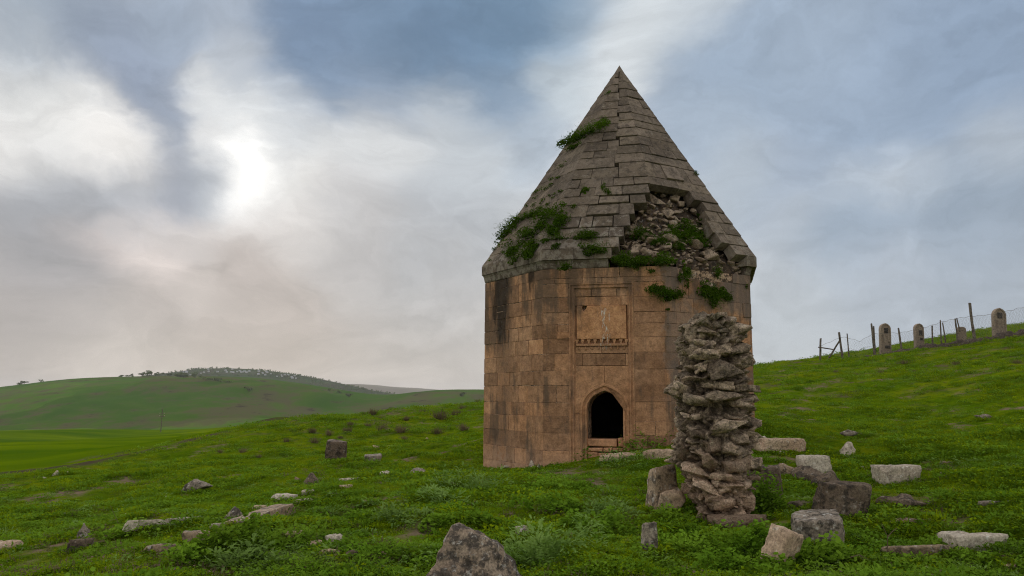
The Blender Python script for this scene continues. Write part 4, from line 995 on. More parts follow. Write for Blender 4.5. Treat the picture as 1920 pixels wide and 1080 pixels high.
def breach_point(px, py, depth):
    """point on the broken surface behind the lost slabs (inner roof slope, or the wall top lower down)"""
    best = None
    for k in (1, 2):
        rf = RF[k]; q = rf.hit(px, py, -depth)
        if best is None or np.linalg.norm(q + ORG - EYE) > np.linalg.norm(best + ORG - EYE): best = q
    if best[2] < 4.55:
        for k in (1, 2):
            u, z = FACES[k].uz(px, py, -min(depth, 0.22) + 0.10)
            if -0.1 <= u <= SIDE + .1: best = np.array(FACES[k].p(u, z, -min(depth, .22) + .10)); break
    return best
while len(placed) < 215 and tries < 9000:
    tries += 1; px, py = rr.uniform(1145, 1395), rr.uniform(350, 562)
    if not in_poly(px, py, BPOLY): continue
    s = rr.choice([rr.uniform(6, 11), rr.uniform(11, 20), rr.uniform(20, 34)], p=[.5, .34, .16])
    if any((px - a) ** 2 + ((py - b) * 1.5) ** 2 < ((s + c) * 0.36) ** 2 for a, b, c in placed): continue
    placed.append((px, py, s)); p = breach_point(px, py, 0.30)
    o = link('rubble_stone', RUB[rr.integers(0, 8)], None, roof); m_ = s * 17.3 / F * 1.25
    o.location = p; o.scale = (m_ * rr.uniform(.9, 1.3), m_ * rr.uniform(.9, 1.2), m_ * rr.uniform(.75, 1.15)); o.rotation_euler = (rr.uniform(-.5, .5), rr.uniform(-.4, .4), rr.uniform(0, 6.28))
bm = bmesh.new(); gx = np.arange(1135, 1405, 7.0); gy = np.arange(345, 570, 7.0); vv = {}
for i, x in enumerate(gx):
    for j, y in enumerate(gy):
        if in_poly(x, y, [(a + (8 if a > 1270 else -8) * (1 if b < 500 else 0), b - (6 if b < 400 else 0)) for a, b in BPOLY]):
            vv[i, j] = bm.verts.new(tuple(breach_point(x, y, 0.36 + 0.05 * float(vnoise(np.array([x * .06, y * .06, 0.]), 4)))))
for (i, j) in vv:
    if (i + 1, j) in vv and (i, j + 1) in vv and (i + 1, j + 1) in vv: bm.faces.new((vv[i, j], vv[i + 1, j], vv[i + 1, j + 1], vv[i, j + 1]))
link('rubble_core', finish(bm, 'rubble_core'), M['earthcore'], roof)

# ------------------------------------------------------------------ the rubble pillar before the tomb
def pillar_mat():
    m_, t, b = mat('pillar_masonry'); pos = t.new('ShaderNodeNewGeometry').outputs['Position']
    z = t.new('ShaderNodeSeparateXYZ'); t.put(z.inputs[0], pos); oi = t.new('ShaderNodeObjectInfo').outputs['Random']
    n1 = t.noise(pos, 2.2, 5, 0.6); n2 = t.noise(pos, 11, 8, 0.72); n3 = t.noise(pos, 55, 6, 0.72)
    g_ = t.mix(t.step(n2, 0.35, 0.65), (0.25, 0.185, 0.128), (0.64, 0.485, 0.345))
    w_ = t.mix(t.step(n2, 0.35, 0.68), (0.43, 0.285, 0.19), (0.70, 0.50, 0.355))
    hi = t.step(t.m('ADD', t.m('MULTIPLY_ADD', n1, 1.5, z.outputs[2]), t.m('MULTIPLY', oi, 0.35)), 1.60, 2.05)
    c = t.mix(hi, w_, g_)
    c = t.mix(t.m('MULTIPLY', t.step(t.noise(t.vm('ADD', pos, (3, 3, 3)), 15, 9, 0.78), 0.50, 0.60), t.m('MULTIPLY_ADD', hi, 0.55, 0.2)), c, (0.060, 0.052, 0.044))
    top = t.step(z.outputs[2], 2.15, 2.45)
    c = t.mix(t.m('MULTIPLY', t.step(t.noise(t.vm('ADD', pos, (6, 1, 2)), 6, 8, 0.72), 0.46, 0.60), t.m('MULTIPLY_ADD', top, 0.6, 0.18)), c, (0.58, 0.48, 0.37))
    c = t.mix(t.m('MULTIPLY', t.step(t.noise(t.vm('ADD', pos, (2, 9, 4)), 21, 7, 0.75), 0.66, 0.71), 0.7), c, (0.70, 0.64, 0.56))
    c = t.mix(0.8, c, t.mix(t.step(n3, .25, .75), (0.2, 0.2, 0.2), (0.8, 0.8, 0.8)), 'OVERLAY')
    A = lambda n: t.new('ShaderNodeAttribute', attribute_name=n).outputs['Fac']
    c = t.mix(t.m('MULTIPLY', A('gap'), .75), c, (0.075, 0.056, 0.040))  # recessed gaps coloured dark: earthy mortar tone standing in for crevice shade
    own = t.m('ADD', t.m('MULTIPLY', oi, t.m('SUBTRACT', 1.0, A('core'))), A('tone'))
    tn = t.m('MULTIPLY_ADD', own, 1.1, 0.45)
    c = t.vm('SCALE', c, scale=tn)
    t.put(b.inputs['Base Color'], c); bump(t, b, t.m('ADD', t.m('MULTIPLY', n3, .8), t.m('MULTIPLY', n2, 2.0)), 1.0, 0.04)
    return m_
M['pillar'] = pillar_mat()
PB = on_ground(1345, 984); PYD = PB.y + 0.30; psc = PYD / F
def pz(py): return float(at_depth(1340, py, PYD)[2])
def pxm(px): return float(at_depth(px, 800, PYD)[0])
pil = empty('ruined_pillar', (pxm(1337), PYD, PB.z)); tag(pil, 'tall ragged stump of rubble masonry standing in front of the tomb', 'ruined pillar')
OUTL = [(596,1303,1372),(612,1280,1384),(632,1276,1389),(652,1275,1388),(666,1277,1399),(682,1276,1400),(700,1271,1397),(718,1265,1399),(735,1260,1403),(760,1262,1403),(793,1264,1404),(817,1266,1402),(840,1260,1398),(865,1268,1398),(885,1274,1398),(908,1286,1394),(928,1294,1390),(950,1304,1388),(975,1310,1388),(1010,1312,1390)]
ys_ = np.array([o[0] for o in OUTL][::-1], float); lx = np.array([o[1] for o in OUTL][::-1], float); rx = np.array([o[2] for o in OUTL][::-1], float)
nz, na = 250, 210; V = []
for i in range(nz):
    py = 1010 - (1010 - 597) * i / (nz - 1); l_, r_ = np.interp(-py, -ys_, lx), np.interp(-py, -ys_, rx)
    cx, hw = pxm((l_ + r_) / 2) - pil.location.x, (r_ - l_) / 2 * psc * 0.86; z = pz(py) - PB.z
    for j in range(na):
        a = 2 * math.pi * j / na; ca, sa = math.cos(a), math.sin(a); e = 2.8
        rad = (abs(ca) ** e + abs(sa) ** e) ** (-1 / e)
        V.append((cx + hw * ca * rad, 0.37 * sa * rad, z))
V = np.array(V); cenx = np.repeat(V.reshape(nz, na, 3)[:, :, 0].mean(1), na)
dr_ = np.stack([V[:, 0] - cenx, V[:, 1], 0 * V[:, 2]], 1); dr_ /= np.linalg.norm(dr_, axis=1)[:, None]
def cells(P, seed):                     # distances to the nearest two cell seeds and a random value of the cell
    b_ = np.floor(P); d1 = np.full(len(P), 9.0); d2 = d1.copy(); cv = np.zeros(len(P)); tl = np.zeros(len(P))
    for dx in (-1, 0, 1):
        for dy in (-1, 0, 1):
            for dz in (-1, 0, 1):
                c = b_ + (dx, dy, dz); o_ = np.stack([_h(c[:, 0], c[:, 1], c[:, 2], seed + k) for k in range(3)], 1); v_ = _h(c[:, 0], c[:, 1], c[:, 2], seed + 7)
                q = P - (c + o_); d = np.sqrt((q ** 2).sum(1)); nr = d < d1
                d2 = np.where(nr, d1, np.minimum(d2, d)); cv = np.where(nr, v_, cv); tl = np.where(nr, q[:, 2], tl); d1 = np.where(nr, d, d1)
    return d1, d2, cv, tl
sh_ = V.copy(); sh_[:, 2] += 0.12 * fbm(V * 2.6, 41, 3) + 0.22 * V[:, 0] * vnoise(V * 1.7, 9)
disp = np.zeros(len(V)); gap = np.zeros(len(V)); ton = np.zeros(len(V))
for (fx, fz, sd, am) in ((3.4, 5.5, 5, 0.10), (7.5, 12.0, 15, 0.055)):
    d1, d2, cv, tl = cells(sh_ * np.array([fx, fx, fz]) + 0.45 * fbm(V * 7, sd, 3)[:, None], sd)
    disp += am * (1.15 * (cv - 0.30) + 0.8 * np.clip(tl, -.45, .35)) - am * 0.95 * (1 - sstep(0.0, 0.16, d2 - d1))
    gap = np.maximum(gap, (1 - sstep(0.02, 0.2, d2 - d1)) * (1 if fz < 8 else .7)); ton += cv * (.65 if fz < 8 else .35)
disp = disp.reshape(nz, na)
for _ in range(2): disp = (2 * disp + np.roll(disp, 1, 1) + np.roll(disp, -1, 1) + np.vstack([disp[:1], disp[:-1]]) + np.vstack([disp[1:], disp[-1:]])) / 6
disp = disp.ravel()
V = V + dr_ * (disp + 0.075 * fbm(V * np.array([2., 2., 3.2]), 77, 2) + 0.03 * fbm(V * np.array([8, 8, 14.]), 8, 4) + 0.022 * (0.5 - np.abs(fbm(V * 24, 12, 4))))[:, None]
V[:, 2] += 0.015 * fbm(V * 8, 6, 3) + 0.05 * sstep(2.2, 2.4, V[:, 2]) * fbm(V * np.array([6, 6, 0.]), 3, 3)
i = np.arange(nz - 1)[:, None] * na + np.arange(na)[None]; j = np.arange(nz - 1)[:, None] * na + (np.arange(na)[None] + 1) % na
Fq = np.stack([i, j, j + na, i + na], -1).reshape(-1, 4)
top_c = len(V); V = np.vstack([V, [[cenx[-1], 0, V[-na:, 2].mean() + .02]]])
Fq = [tuple(f) for f in Fq] + [((nz - 1) * na + k, (nz - 1) * na + (k + 1) % na, top_c) for k in range(na)]
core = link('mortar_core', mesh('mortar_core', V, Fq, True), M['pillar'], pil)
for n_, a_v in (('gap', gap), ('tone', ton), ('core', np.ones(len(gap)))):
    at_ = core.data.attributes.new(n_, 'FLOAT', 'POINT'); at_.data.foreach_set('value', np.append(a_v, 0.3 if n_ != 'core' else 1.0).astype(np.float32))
PST = [rock_mesh('stone', 800 + i, (1, .9, .5), ('a', 'r', 's')[i % 3], 4, 0.07) for i in range(12)]
for me in PST: me.materials.append(M['pillar'])
def pstone(px, py, w_, h_, yoff=-0.30, tx=0., ty=0., yaw=0., mesh_i=None, d=None):
    o = link('stone', PST[rr.integers(0, 12) if mesh_i is None else mesh_i], None, pil)
    wm, hm = w_ * psc * 1.05, h_ * psc * 1.05
    o.location = (pxm(px) - pil.location.x, yoff - .05, pz(py) - PB.z); o.scale = (wm, (d or max(wm * .8, .16)), hm * 2.0); o.rotation_euler = (tx, ty, yaw); return o
for a in [(1322,608,50,38,-.22,.2,.1),(1348,602,34,26,-.1,.1,-.1),(1366,622,62,36,-.20,.25,-.45),(1296,628,34,34,-.18,0,.3),(1290,660,26,14,-.25,0,-.3),(1310,668,52,22,-.3,.1,.1),(1345,692,58,32,-.36,.2,-.12),(1372,660,52,17,-.32,.05,-.25),(1388,676,40,20,-.22,0,.25),
          (1275,728,44,22,-.22,0,.12),(1262,738,24,10,-.1,0,.2),(1340,742,60,24,-.38,.12,-.18),(1398,728,40,12,-.15,0,.1),(1330,722,60,16,-.3,0,.1),(1300,752,56,18,-.3,.1,.25),(1375,755,50,26,-.26,0,.2),(1345,798,72,24,-.38,.02,-.05),(1385,788,40,20,-.25,0,.1),(1405,812,36,13,-.15,0,.02),(1300,812,44,18,-.33,0,.1),
          (1352,840,52,18,-.38,0,.12),(1275,845,40,36,-.2,.1,.2),(1318,862,48,30,-.38,.15,.35),(1360,868,60,32,-.36,0,-.15),(1392,860,28,30,-.2,0,.3),(1290,875,50,18,-.30,0,.3),(1345,902,46,8,-.40,0,.0),(1330,885,40,15,-.38,0,.1),(1372,905,44,14,-.34,0,.4),(1396,890,22,10,-.22,0,.1),(1310,905,54,18,-.33,.1,.45),
          (1345,935,54,20,-.36,.1,-.05),(1330,925,30,14,-.38,0,.2),(1375,930,34,34,-.3,0,.1),(1320,935,40,26,-.3,0,.5),(1305,965,34,40,-.2,0,.3),(1362,970,104,38,-.47,.05,-.06)]:
    pstone(*a)
pil.children[-1]['label'] = 'long squared slab at the foot of the pillar'
nst = 0
while nst < 60:
    py = rr.uniform(606, 985); l_, r_ = np.interp(-py, -ys_, lx), np.interp(-py, -ys_, rx); px = rr.uniform(l_ + 2, r_ - 2)
    q = (px - (l_ + r_) / 2) / ((r_ - l_) / 2); yo = -0.34 * max(1 - abs(q) ** 2.6, 0) ** (1 / 2.6) + rr.uniform(0.0, .05)
    s = rr.choice([rr.uniform(12, 20), rr.uniform(20, 34), rr.uniform(34, 54)], p=[.4, .42, .18])
    pstone(px, py, s, s * rr.uniform(.28, .5), yo + .01, rr.uniform(-.2, .4), rr.normal() * .32, rr.uniform(-.5, .5)); nst += 1
for k in range(46):                     # the back and sides, out of sight of the photograph but part of the stump
    py = rr.uniform(610, 985); l_, r_ = np.interp(-py, -ys_, lx), np.interp(-py, -ys_, rx); s = rr.uniform(20, 45)
    pstone(rr.uniform(l_ + 5, r_ - 5), py, s, s * .45, rr.uniform(.22, .36), rr.uniform(-.2, .2), rr.normal() * .2, rr.uniform(0, 6))

# ------------------------------------------------------------------ plants
def tmpl_blade():
    pass
ROUND = np.array([[0, 0, -.12]] + [[math.cos(a) * (1.0 if i % 2 else .82), math.sin(a) * (1.0 if i % 2 else .82), (.10 if i % 2 else -.06)] for i, a in enumerate(np.arange(10) * math.pi / 5)]); ROUND[:, 0] += 0.9
ROUND_F = np.array([[0, 1 + i, 1 + (i + 1) % 10] for i in range(10)])
_sp = [(0, .0), (.35, .10), (.55, .34), (.75, .12), (.95, .42), (1.15, .14), (1.4, .36), (1.55, .12), (1.8, .22), (2.1, 0)]
JAG = np.array([[x, 0, .22 * math.sin(x * 1.4)] for x, _ in _sp] + [[x, y, .22 * math.sin(x * 1.4) + .12 * y] for x, y in _sp[1:-1]] + [[x, -y, .22 * math.sin(x * 1.4) + .12 * y] for x, y in _sp[1:-1]])
n_ = len(_sp); JAG_F = []
for s_ in (0, 1):
    o_ = n_ + s_ * (n_ - 2) - 1
    for i in range(n_ - 1):
        a, b_ = i, i + 1; ea = o_ + i if 0 < i < n_ - 1 else a; eb = o_ + i + 1 if i + 1 < n_ - 1 else b_
        if ea == a: tri = [(a, b_, eb)]
        elif eb == b_: tri = [(a, b_, ea)]
        else: tri = [(a, b_, eb), (a, eb, ea)]
        JAG_F += [t_ if s_ == 0 else t_[::-1] for t_ in tri]
JAG_F = np.array(JAG_F)
def leaves(r, n, pos, yaw, pitch, size, T, TF):
    cy, sy, cp, sp = np.cos(yaw), np.sin(yaw), np.cos(pitch), np.sin(pitch)
    X = np.stack([cy * cp, sy * cp, sp], 1); Yv = np.stack([-sy, cy, 0 * cy], 1); Z = np.cross(X, Yv)
    roll = r.normal(size=n) * 0.35; Yr = Yv * np.cos(roll)[:, None] + Z * np.sin(roll)[:, None]; Zr = np.cross(X, Yr)
    V = pos[:, None] + size[:, None, None] * (T[None, :, 0:1] * X[:, None] + T[None, :, 1:2] * Yr[:, None] + T[None, :, 2:3] * Zr[:, None])
    return V.reshape(-1, 3), (np.arange(n)[:, None, None] * len(T) + TF[None]).reshape(-1, TF.shape[1])
def blades(r, n, rad, h, w_):
    a = r.uniform(0, 6.28, n); rr_ = rad * np.sqrt(r.uniform(0, 1, n)); b0 = np.stack([np.cos(a) * rr_, np.sin(a) * rr_, 0 * a - .01], 1)
    la = a + r.normal(size=n) * 0.7; hh = h * r.uniform(.55, 1.15, n); ln_ = hh * r.uniform(.2, .9, n)
    d = np.stack([np.cos(la), np.sin(la), 0 * la], 1); s = np.stack([-np.sin(la), np.cos(la), 0 * la], 1) * (w_ * r.uniform(.7, 1.3, n))[:, None]
    mid = b0 + d * (ln_ * .35)[:, None] + np.array([0, 0, 1]) * (hh * .62)[:, None]; tip = b0 + d * ln_[:, None] + np.array([0, 0, 1]) * (hh * .95)[:, None]
    V = np.stack([b0 - s, b0 + s, mid + s * .7, mid - s * .7, tip], 1).reshape(-1, 3); i = np.arange(n)[:, None] * 5
    return V, np.concatenate([i + np.array([[0, 1, 2]]), i + np.array([[0, 2, 3]]), i + np.array([[3, 2, 4]])])
def join(parts):
    V, Fc, n = [], [], 0
    for v, f in parts: V.append(v); Fc.append(f + n); n += len(v)
    return np.concatenate(V), np.concatenate(Fc)
PROTO = bpy.data.collections.new('scatter_sources')
def scatter(name, protos, P, rotz, scl, idx, tilt=0.12, seed=0):
    r = np.random.default_rng(seed); n = len(P); me = bpy.data.meshes.new(name); me.vertices.add(n); me.vertices.foreach_set('co', np.asarray(P, np.float32).ravel())
    rot = np.stack([r.normal(size=n) * tilt, r.normal(size=n) * tilt, rotz], 1).astype(np.float32)
    a = me.attributes.new('rot', 'FLOAT_VECTOR', 'POINT'); a.data.foreach_set('vector', rot.ravel())
    a = me.attributes.new('scl', 'FLOAT', 'POINT'); a.data.foreach_set('value', np.asarray(scl, np.float32))
    a = me.attributes.new('pick', 'INT', 'POINT'); a.data.foreach_set('value', np.asarray(idx, np.int32))
    o = link(name, me); me.update()
    c = bpy.data.collections.new(name + '_sources')
    for k, (V, Fc, m_) in enumerate(protos):
        pm = np_mesh('%s_source_%02d' % (name, k), V, Fc); pm.materials.append(m_); c.objects.link(bpy.data.objects.new(pm.name, pm))
    g = bpy.data.node_groups.new(name, 'GeometryNodeTree'); g.interface.new_socket('Geometry', in_out='INPUT', socket_type='NodeSocketGeometry'); g.interface.new_socket('Geometry', in_out='OUTPUT', socket_type='NodeSocketGeometry')
    N = g.nodes; gi, go = N.new('NodeGroupInput'), N.new('NodeGroupOutput'); ip = N.new('GeometryNodeInstanceOnPoints'); ci = N.new('GeometryNodeCollectionInfo')
    ci.inputs['Collection'].default_value = c; ci.inputs['Separate Children'].default_value = True; ci.inputs['Reset Children'].default_value = True
    def attr(nm, dt): a_ = N.new('GeometryNodeInputNamedAttribute'); a_.data_type = dt; a_.inputs[0].default_value = nm; return [s for s in a_.outputs if s.enabled][0]
    g.links.new(gi.outputs[0], ip.inputs['Points']); g.links.new(ci.outputs[0], ip.inputs['Instance']); ip.inputs['Pick Instance'].default_value = True
    g.links.new(attr('pick', 'INT'), ip.inputs['Instance Index']); g.links.new(attr('rot', 'FLOAT_VECTOR'), ip.inputs['Rotation']); g.links.new(attr('scl', 'FLOAT'), ip.inputs['Scale'])
    g.links.new(ip.outputs[0], go.inputs[0]); md = o.modifiers.new('scatter', 'NODES'); md.node_group = g
    return tag(o, kind='stuff')
gr = np.random.default_rng(42)
def free_of_walls(x, y):
    ok = np.hypot(x - TX, y - TY) > 3.22
    ok &= ~((np.abs(x - pil.location.x) < .40) & (np.abs(y - PYD) < .34))
    return ok
def region(n, y0, y1, power, side=1.0):
    """plan positions, denser towards the camera"""
    u = gr.uniform(0, 1, n); e = 1 - power; y = (y0 ** e + u * (y1 ** e - y0 ** e)) ** (1 / e); x = y * gr.uniform(-side, side, n); return x, y
# short turf
protos = []
for k in range(5):
    v1 = blades(gr, 22, 0.10, 0.040, 0.0035); n = 22; a = gr.uniform(0, 6.28, n); rd = .11 * np.sqrt(gr.uniform(0, 1, n))
    v2 = leaves(gr, n, np.stack([np.cos(a) * rd, np.sin(a) * rd, gr.uniform(.004, .026, n)], 1), a, gr.normal(size=n) * .3 + .15, gr.uniform(.006, .012, n), ROUND[::2] if False else ROUND, ROUND_F)
    protos.append((*join([v1, v2]), M['grass']))
for k in range(2):
    v1 = blades(gr, 20, 0.10, 0.05, 0.0035); n = 16; a = gr.uniform(0, 6.28, n); rd = gr.uniform(.02, .1, n)
    v2 = leaves(gr, n, np.stack([np.cos(a) * rd, np.sin(a) * rd, gr.uniform(.01, .035, n)], 1), a, gr.uniform(-.1, .5, n), gr.uniform(.008, .016, n), ROUND, ROUND_F)
    protos.append((*join([v1, v2]), M['weed']))
x, y = region(185000, 4.5, 80, 1.55)
ok = free_of_walls(x, y); ok &= x > edge_x(y, BL) + 1.5
ok &= BARE_N(x, y) < gr.uniform(-.12, .22, len(x))
for bx, by, br in BARE: ok = ok & (np.hypot(x - bx, (y - by) * .6)[:len(ok)] > br * gr.uniform(.4, 1.1, len(x)))
x, y = x[ok], y[ok]
dens = fbm(P2(x * .9, y * .9), 44, 3); keep = gr.uniform(0, 1, len(x)) < np.clip(0.75 + dens * 0.8, 0.25, 1); x, y, dens = x[keep], y[keep], dens[keep]
ex, ey = [], []
for (rx0, ry0, rw, rd) in ROCK_AT:
    n = int(np.clip(rw * 90, 6, 110)); a = gr.uniform(0, 6.28, n); q = gr.uniform(.92, 1.18, n); ex.append(rx0 + np.cos(a) * rw * .5 * q); ey.append(ry0 + np.sin(a) * rd * .5 * q - .02)
n0 = len(x); x = np.concatenate([x] + ex); y = np.concatenate([y] + ey); dens = np.concatenate([dens, np.full(len(x) - n0, .25)])
z = ground_h(x, y) - 0.004
sc_ = (0.62 + 0.85 * np.clip(dens * 1.3 + .4, 0, 1.2)) * gr.uniform(.7, 1.25, len(x)) * (1 + 1.1 * sstep(14, 60, y))
scatter('grass', protos, np.stack([x, y, z], 1), gr.uniform(0, 6.28, len(x)), sc_, np.where(gr.uniform(0, 1, len(x)) < .62, gr.integers(0, 5, len(x)), gr.integers(5, 7, len(x))), .15, 1)
# low broad-leaved weeds through the turf
def weed(r, n, rx_, ry_, h, size, jag):
    if rx_ > .25:                       # a patch is made of several rosettes with gaps of turf between them
        m_ = max(int(rx_ * ry_ * 75), 8); ca_ = r.uniform(0, 6.28, m_); cr_ = np.sqrt(r.uniform(0, 1, m_)); hs = r.uniform(.35, 1.25, m_); k_ = r.integers(0, m_, n); sp = r.uniform(.7, 1.2, m_) * .17
        a = r.uniform(0, 6.28, n); rd = np.sqrt(r.uniform(0, 1, n)); p = np.stack([np.cos(ca_[k_]) * cr_[k_] * rx_ + np.cos(a) * rd * sp[k_], np.sin(ca_[k_]) * cr_[k_] * ry_ + np.sin(a) * rd * sp[k_], h * hs[k_] * (1 - .75 * rd ** 2) * r.uniform(.35, 1.0, n) + .01], 1)
        lv = leaves(r, n, p, a + r.normal(size=n) * .6, r.normal(size=n) * .3 + .3, size * r.uniform(.6, 1.3, n), JAG if jag else ROUND, JAG_F if jag else ROUND_F)
        C_ = np.stack([np.cos(ca_) * cr_ * rx_, np.sin(ca_) * cr_ * ry_, 0 * ca_ + .015], 1); C_ = C_[np.argsort(C_[:, 0])]; RV, RF_ = [], []
        for q0, q1 in zip(C_[:-1], C_[1:]):     # creeping runners that join the rosettes, with leaves along them
            d_ = q1 - q0; w_ = np.array([-d_[1], d_[0], 0]) / max(np.linalg.norm(d_[:2]), 1e-4) * .006; b0 = len(RV); RV += [q0 - w_, q0 + w_, q1 + w_, q1 - w_]; RF_ += [[b0, b0 + 1, b0 + 2], [b0, b0 + 2, b0 + 3]]
        tt = r.integers(0, m_ - 1, n // 4); f_ = r.uniform(0, 1, n // 4)[:, None]; pr = C_[tt] * (1 - f_) + C_[tt + 1] * f_
        l2 = leaves(r, len(pr), pr, r.uniform(0, 6.28, len(pr)), r.normal(size=len(pr)) * .3 + .3, size * r.uniform(.6, 1.0, len(pr)), JAG if jag else ROUND, JAG_F if jag else ROUND_F)
        return join([lv, l2, (np.array(RV), np.array(RF_))])
    a = r.uniform(0, 6.28, n); rd = np.sqrt(r.uniform(0, 1, n)); p = np.stack([np.cos(a) * rd * rx_, np.sin(a) * rd * ry_, h * (1 - rd ** 2) * r.uniform(.35, 1.0, n) + .01], 1)
    return leaves(r, n, p, a + r.normal(size=n) * .8, r.normal(size=n) * .35 + .25, size * r.uniform(.6, 1.3, n), JAG if jag else ROUND, JAG_F if jag else ROUND_F)
wp = [(*weed(gr, 60, .13, .13, .06, .014, 0), M['weed']), (*weed(gr, 90, .20, .16, .08, .015, 0), M['weed']), (*weed(gr, 40, .14, .14, .05, .024, 1), M['thistle']), (*weed(gr, 60, .2, .18, .08, .026, 1), M['weed'])]
x, y = region(14000, 5.5, 66, 1.45); dens = fbm(P2(x * .55, y * .55), 71, 3)
ok = free_of_walls(x, y) & (gr.uniform(0, 1, len(x)) < np.clip(dens * 1.7 + .10, .03, 1)) & (x > edge_x(y, BL) + 1.5); x, y = x[ok], y[ok]
scatter('weeds', wp, np.stack([x, y, ground_h(x, y)], 1), gr.uniform(0, 6.28, len(x)), gr.uniform(.5, 1.2, len(x)) * (1 + 1.0 * sstep(16, 60, y)), gr.integers(0, 4, len(x)), .1, 2)

# dead stems and last year's litter between the grass
lp = []
for k in range(3):
    v1 = blades(gr, 12, 0.09, 0.075, 0.0028); n = 14; a = gr.uniform(0, 6.28, n); rd = gr.uniform(.0, .12, n)
    v2 = leaves(gr, n, np.stack([np.cos(a) * rd, np.sin(a) * rd, gr.uniform(.005, .04, n)], 1), gr.uniform(0, 6.28, n), gr.uniform(-.2, .3, n), gr.uniform(.006, .014, n), ROUND, ROUND_F)
    lp.append((*join([v1, v2]), M['straw']))
x, y = region(11500, 5.0, 62, 1.4); dens = fbm(P2(x * .5, y * .5), 133, 3); ok = free_of_walls(x, y) & (x > edge_x(y, BL) - .4) & (gr.uniform(0, 1, len(x)) < np.clip(dens * 1.2 + .2, .06, 1)); x, y = x[ok], y[ok]
scatter('dry_grass', lp, np.stack([x, y, ground_h(x, y)], 1), gr.uniform(0, 6.28, len(x)), gr.uniform(.5, 1.1, len(x)) * (1 + .8 * sstep(16, 60, y)), gr.integers(0, 3, len(x)), .2, 3)

# larger leafy plants that stand out one by one
def plant(px, pyb, w_, h_, kind, label, n=None, group=None):
    g = on_ground(px, pyb - h_ * .15); s = g.y / F; r = np.random.default_rng(int(px * 3 + pyb)); wm, hm = w_ * s, h_ * s * 0.8
    n = n or int(np.clip(w_ * h_ / 9, 90, 1100))
    rx_, ry_ = wm / 2, min(wm * .42, .55)
    if kind == 'fern':
        k_ = 26; st = [weed(r, max(n // 3, 12), rx_, ry_, hm, .03, 1), weed(r, n // 2, rx_ * .9, ry_ * .9, hm, .02, 0)]
        V, Fc = join(st); mm = M['weed']
    elif kind == 'thistle': V, Fc = weed(r, int(n * .9), rx_, ry_, hm * 1.15, .036, 1); mm = M['thistle']
    else: V, Fc = weed(r, int(n * 1.3), rx_, ry_, hm * 1.15, .023, 0); mm = M['weed']
    o = link('leafy_plant', np_mesh('leafy_plant', V, Fc), mm); o.location = (g.x, g.y + ry_ * .5, g.z); tag(o, label, 'plant', group)
    zz_ = ground_h(V[:, 0] + o.location.x, V[:, 1] + o.location.y) - g.z
    co = V.copy(); co[:, 2] += zz_; o.data.vertices.foreach_set('co', co.astype(np.float32).ravel()); o.data.update(); return o
for a in [
 (440,1055,130,74,'weed','lush bright green leafy bush in front of the long curb stone'),(530,1040,110,60,'fern','leafy green bush spreading right of the lush one by the curb'),(370,1066,110,52,'fern','low leafy plants filling the ground left of the lush curb bush'),
 (205,1020,80,34,'weed','leafy plant growing against the low dark slab at the left'),(470,1076,120,44,'thistle','grey-green thistle patch at the bottom edge below the curb bush'),
 (875,925,130,44,'thistle','spreading grey-green weeds on the mound left of the tomb corner'),(840,958,110,32,'thistle','low weed patch below the mound weeds, left of centre'),(905,1000,70,30,'weed','small leafy patch right behind the foreground boulder'),
 (760,990,110,40,'thistle','weed patch with long stems left of the foreground boulder'),(1040,1068,150,70,'thistle','large pale green weed clump right of the foreground boulder'),(1030,965,130,40,'weed','dark green weed band across the middle of the front lawn'),
 (1140,975,110,40,'thistle','pale weed patch left of the brown leaning block'),(1050,925,130,32,'weed','low weeds on the lawn before the tomb front'),(1120,1010,110,40,'weed','green weed patch between thistle clump and upright grey stone'),
 (1095,868,70,40,'weed','leafy plants at the tomb foot under the doorway jamb'),(1180,876,120,36,'thistle','bright weeds over the flat slab before the doorway'),(1230,846,70,44,'weed','tall leafy weeds at the wall foot right of the doorway'),(1195,850,50,36,'weed','small leafy weeds directly right of the doorway sill'),
 (1255,985,70,36,'fern','weeds at the foot of the rounded tan boulder'),(1280,1045,120,46,'fern','dark leafy growth beside the narrow upright stone'),(1420,985,90,84,'weed','tall dark clover growing up against the pillar base'),(1400,1050,110,60,'weed','clover patch in front of the pillar base slab'),
 (1440,965,70,36,'weed','clover between the pillar and the big dark block'),(1540,1065,110,52,'weed','clover under the broad flat-topped block'),(1500,935,60,40,'fern','grassy weeds among the dark masonry right of the pillar'),(1410,1085,140,40,'weed','clover along the bottom edge below the pillar'),
 (1640,975,60,26,'fern','weeds at the foot of the large dark tilted block'),(1770,950,60,26,'fern','weeds at the right tip of the long ragged rock'),(629,872,52,14,'fern','ring of dark weeds round the foot of the upright brown block'),(702,876,44,10,'fern','dark weeds under the low grey block on the hillside'),
 (590,925,90,22,'fern','dark weeds in the hollow below the triangular rock'),(372,930,44,10,'fern','weeds under the broad grey boulder'),(1505,1000,40,30,'weed','clover in the gap between the two big right blocks'),(1725,1070,110,24,'fern','weeds along the foot of the long brown wedge slab'),(820,1000,70,26,'weed','leafy weeds touching the left shoulder of the foreground boulder')]:
    plant(*a)

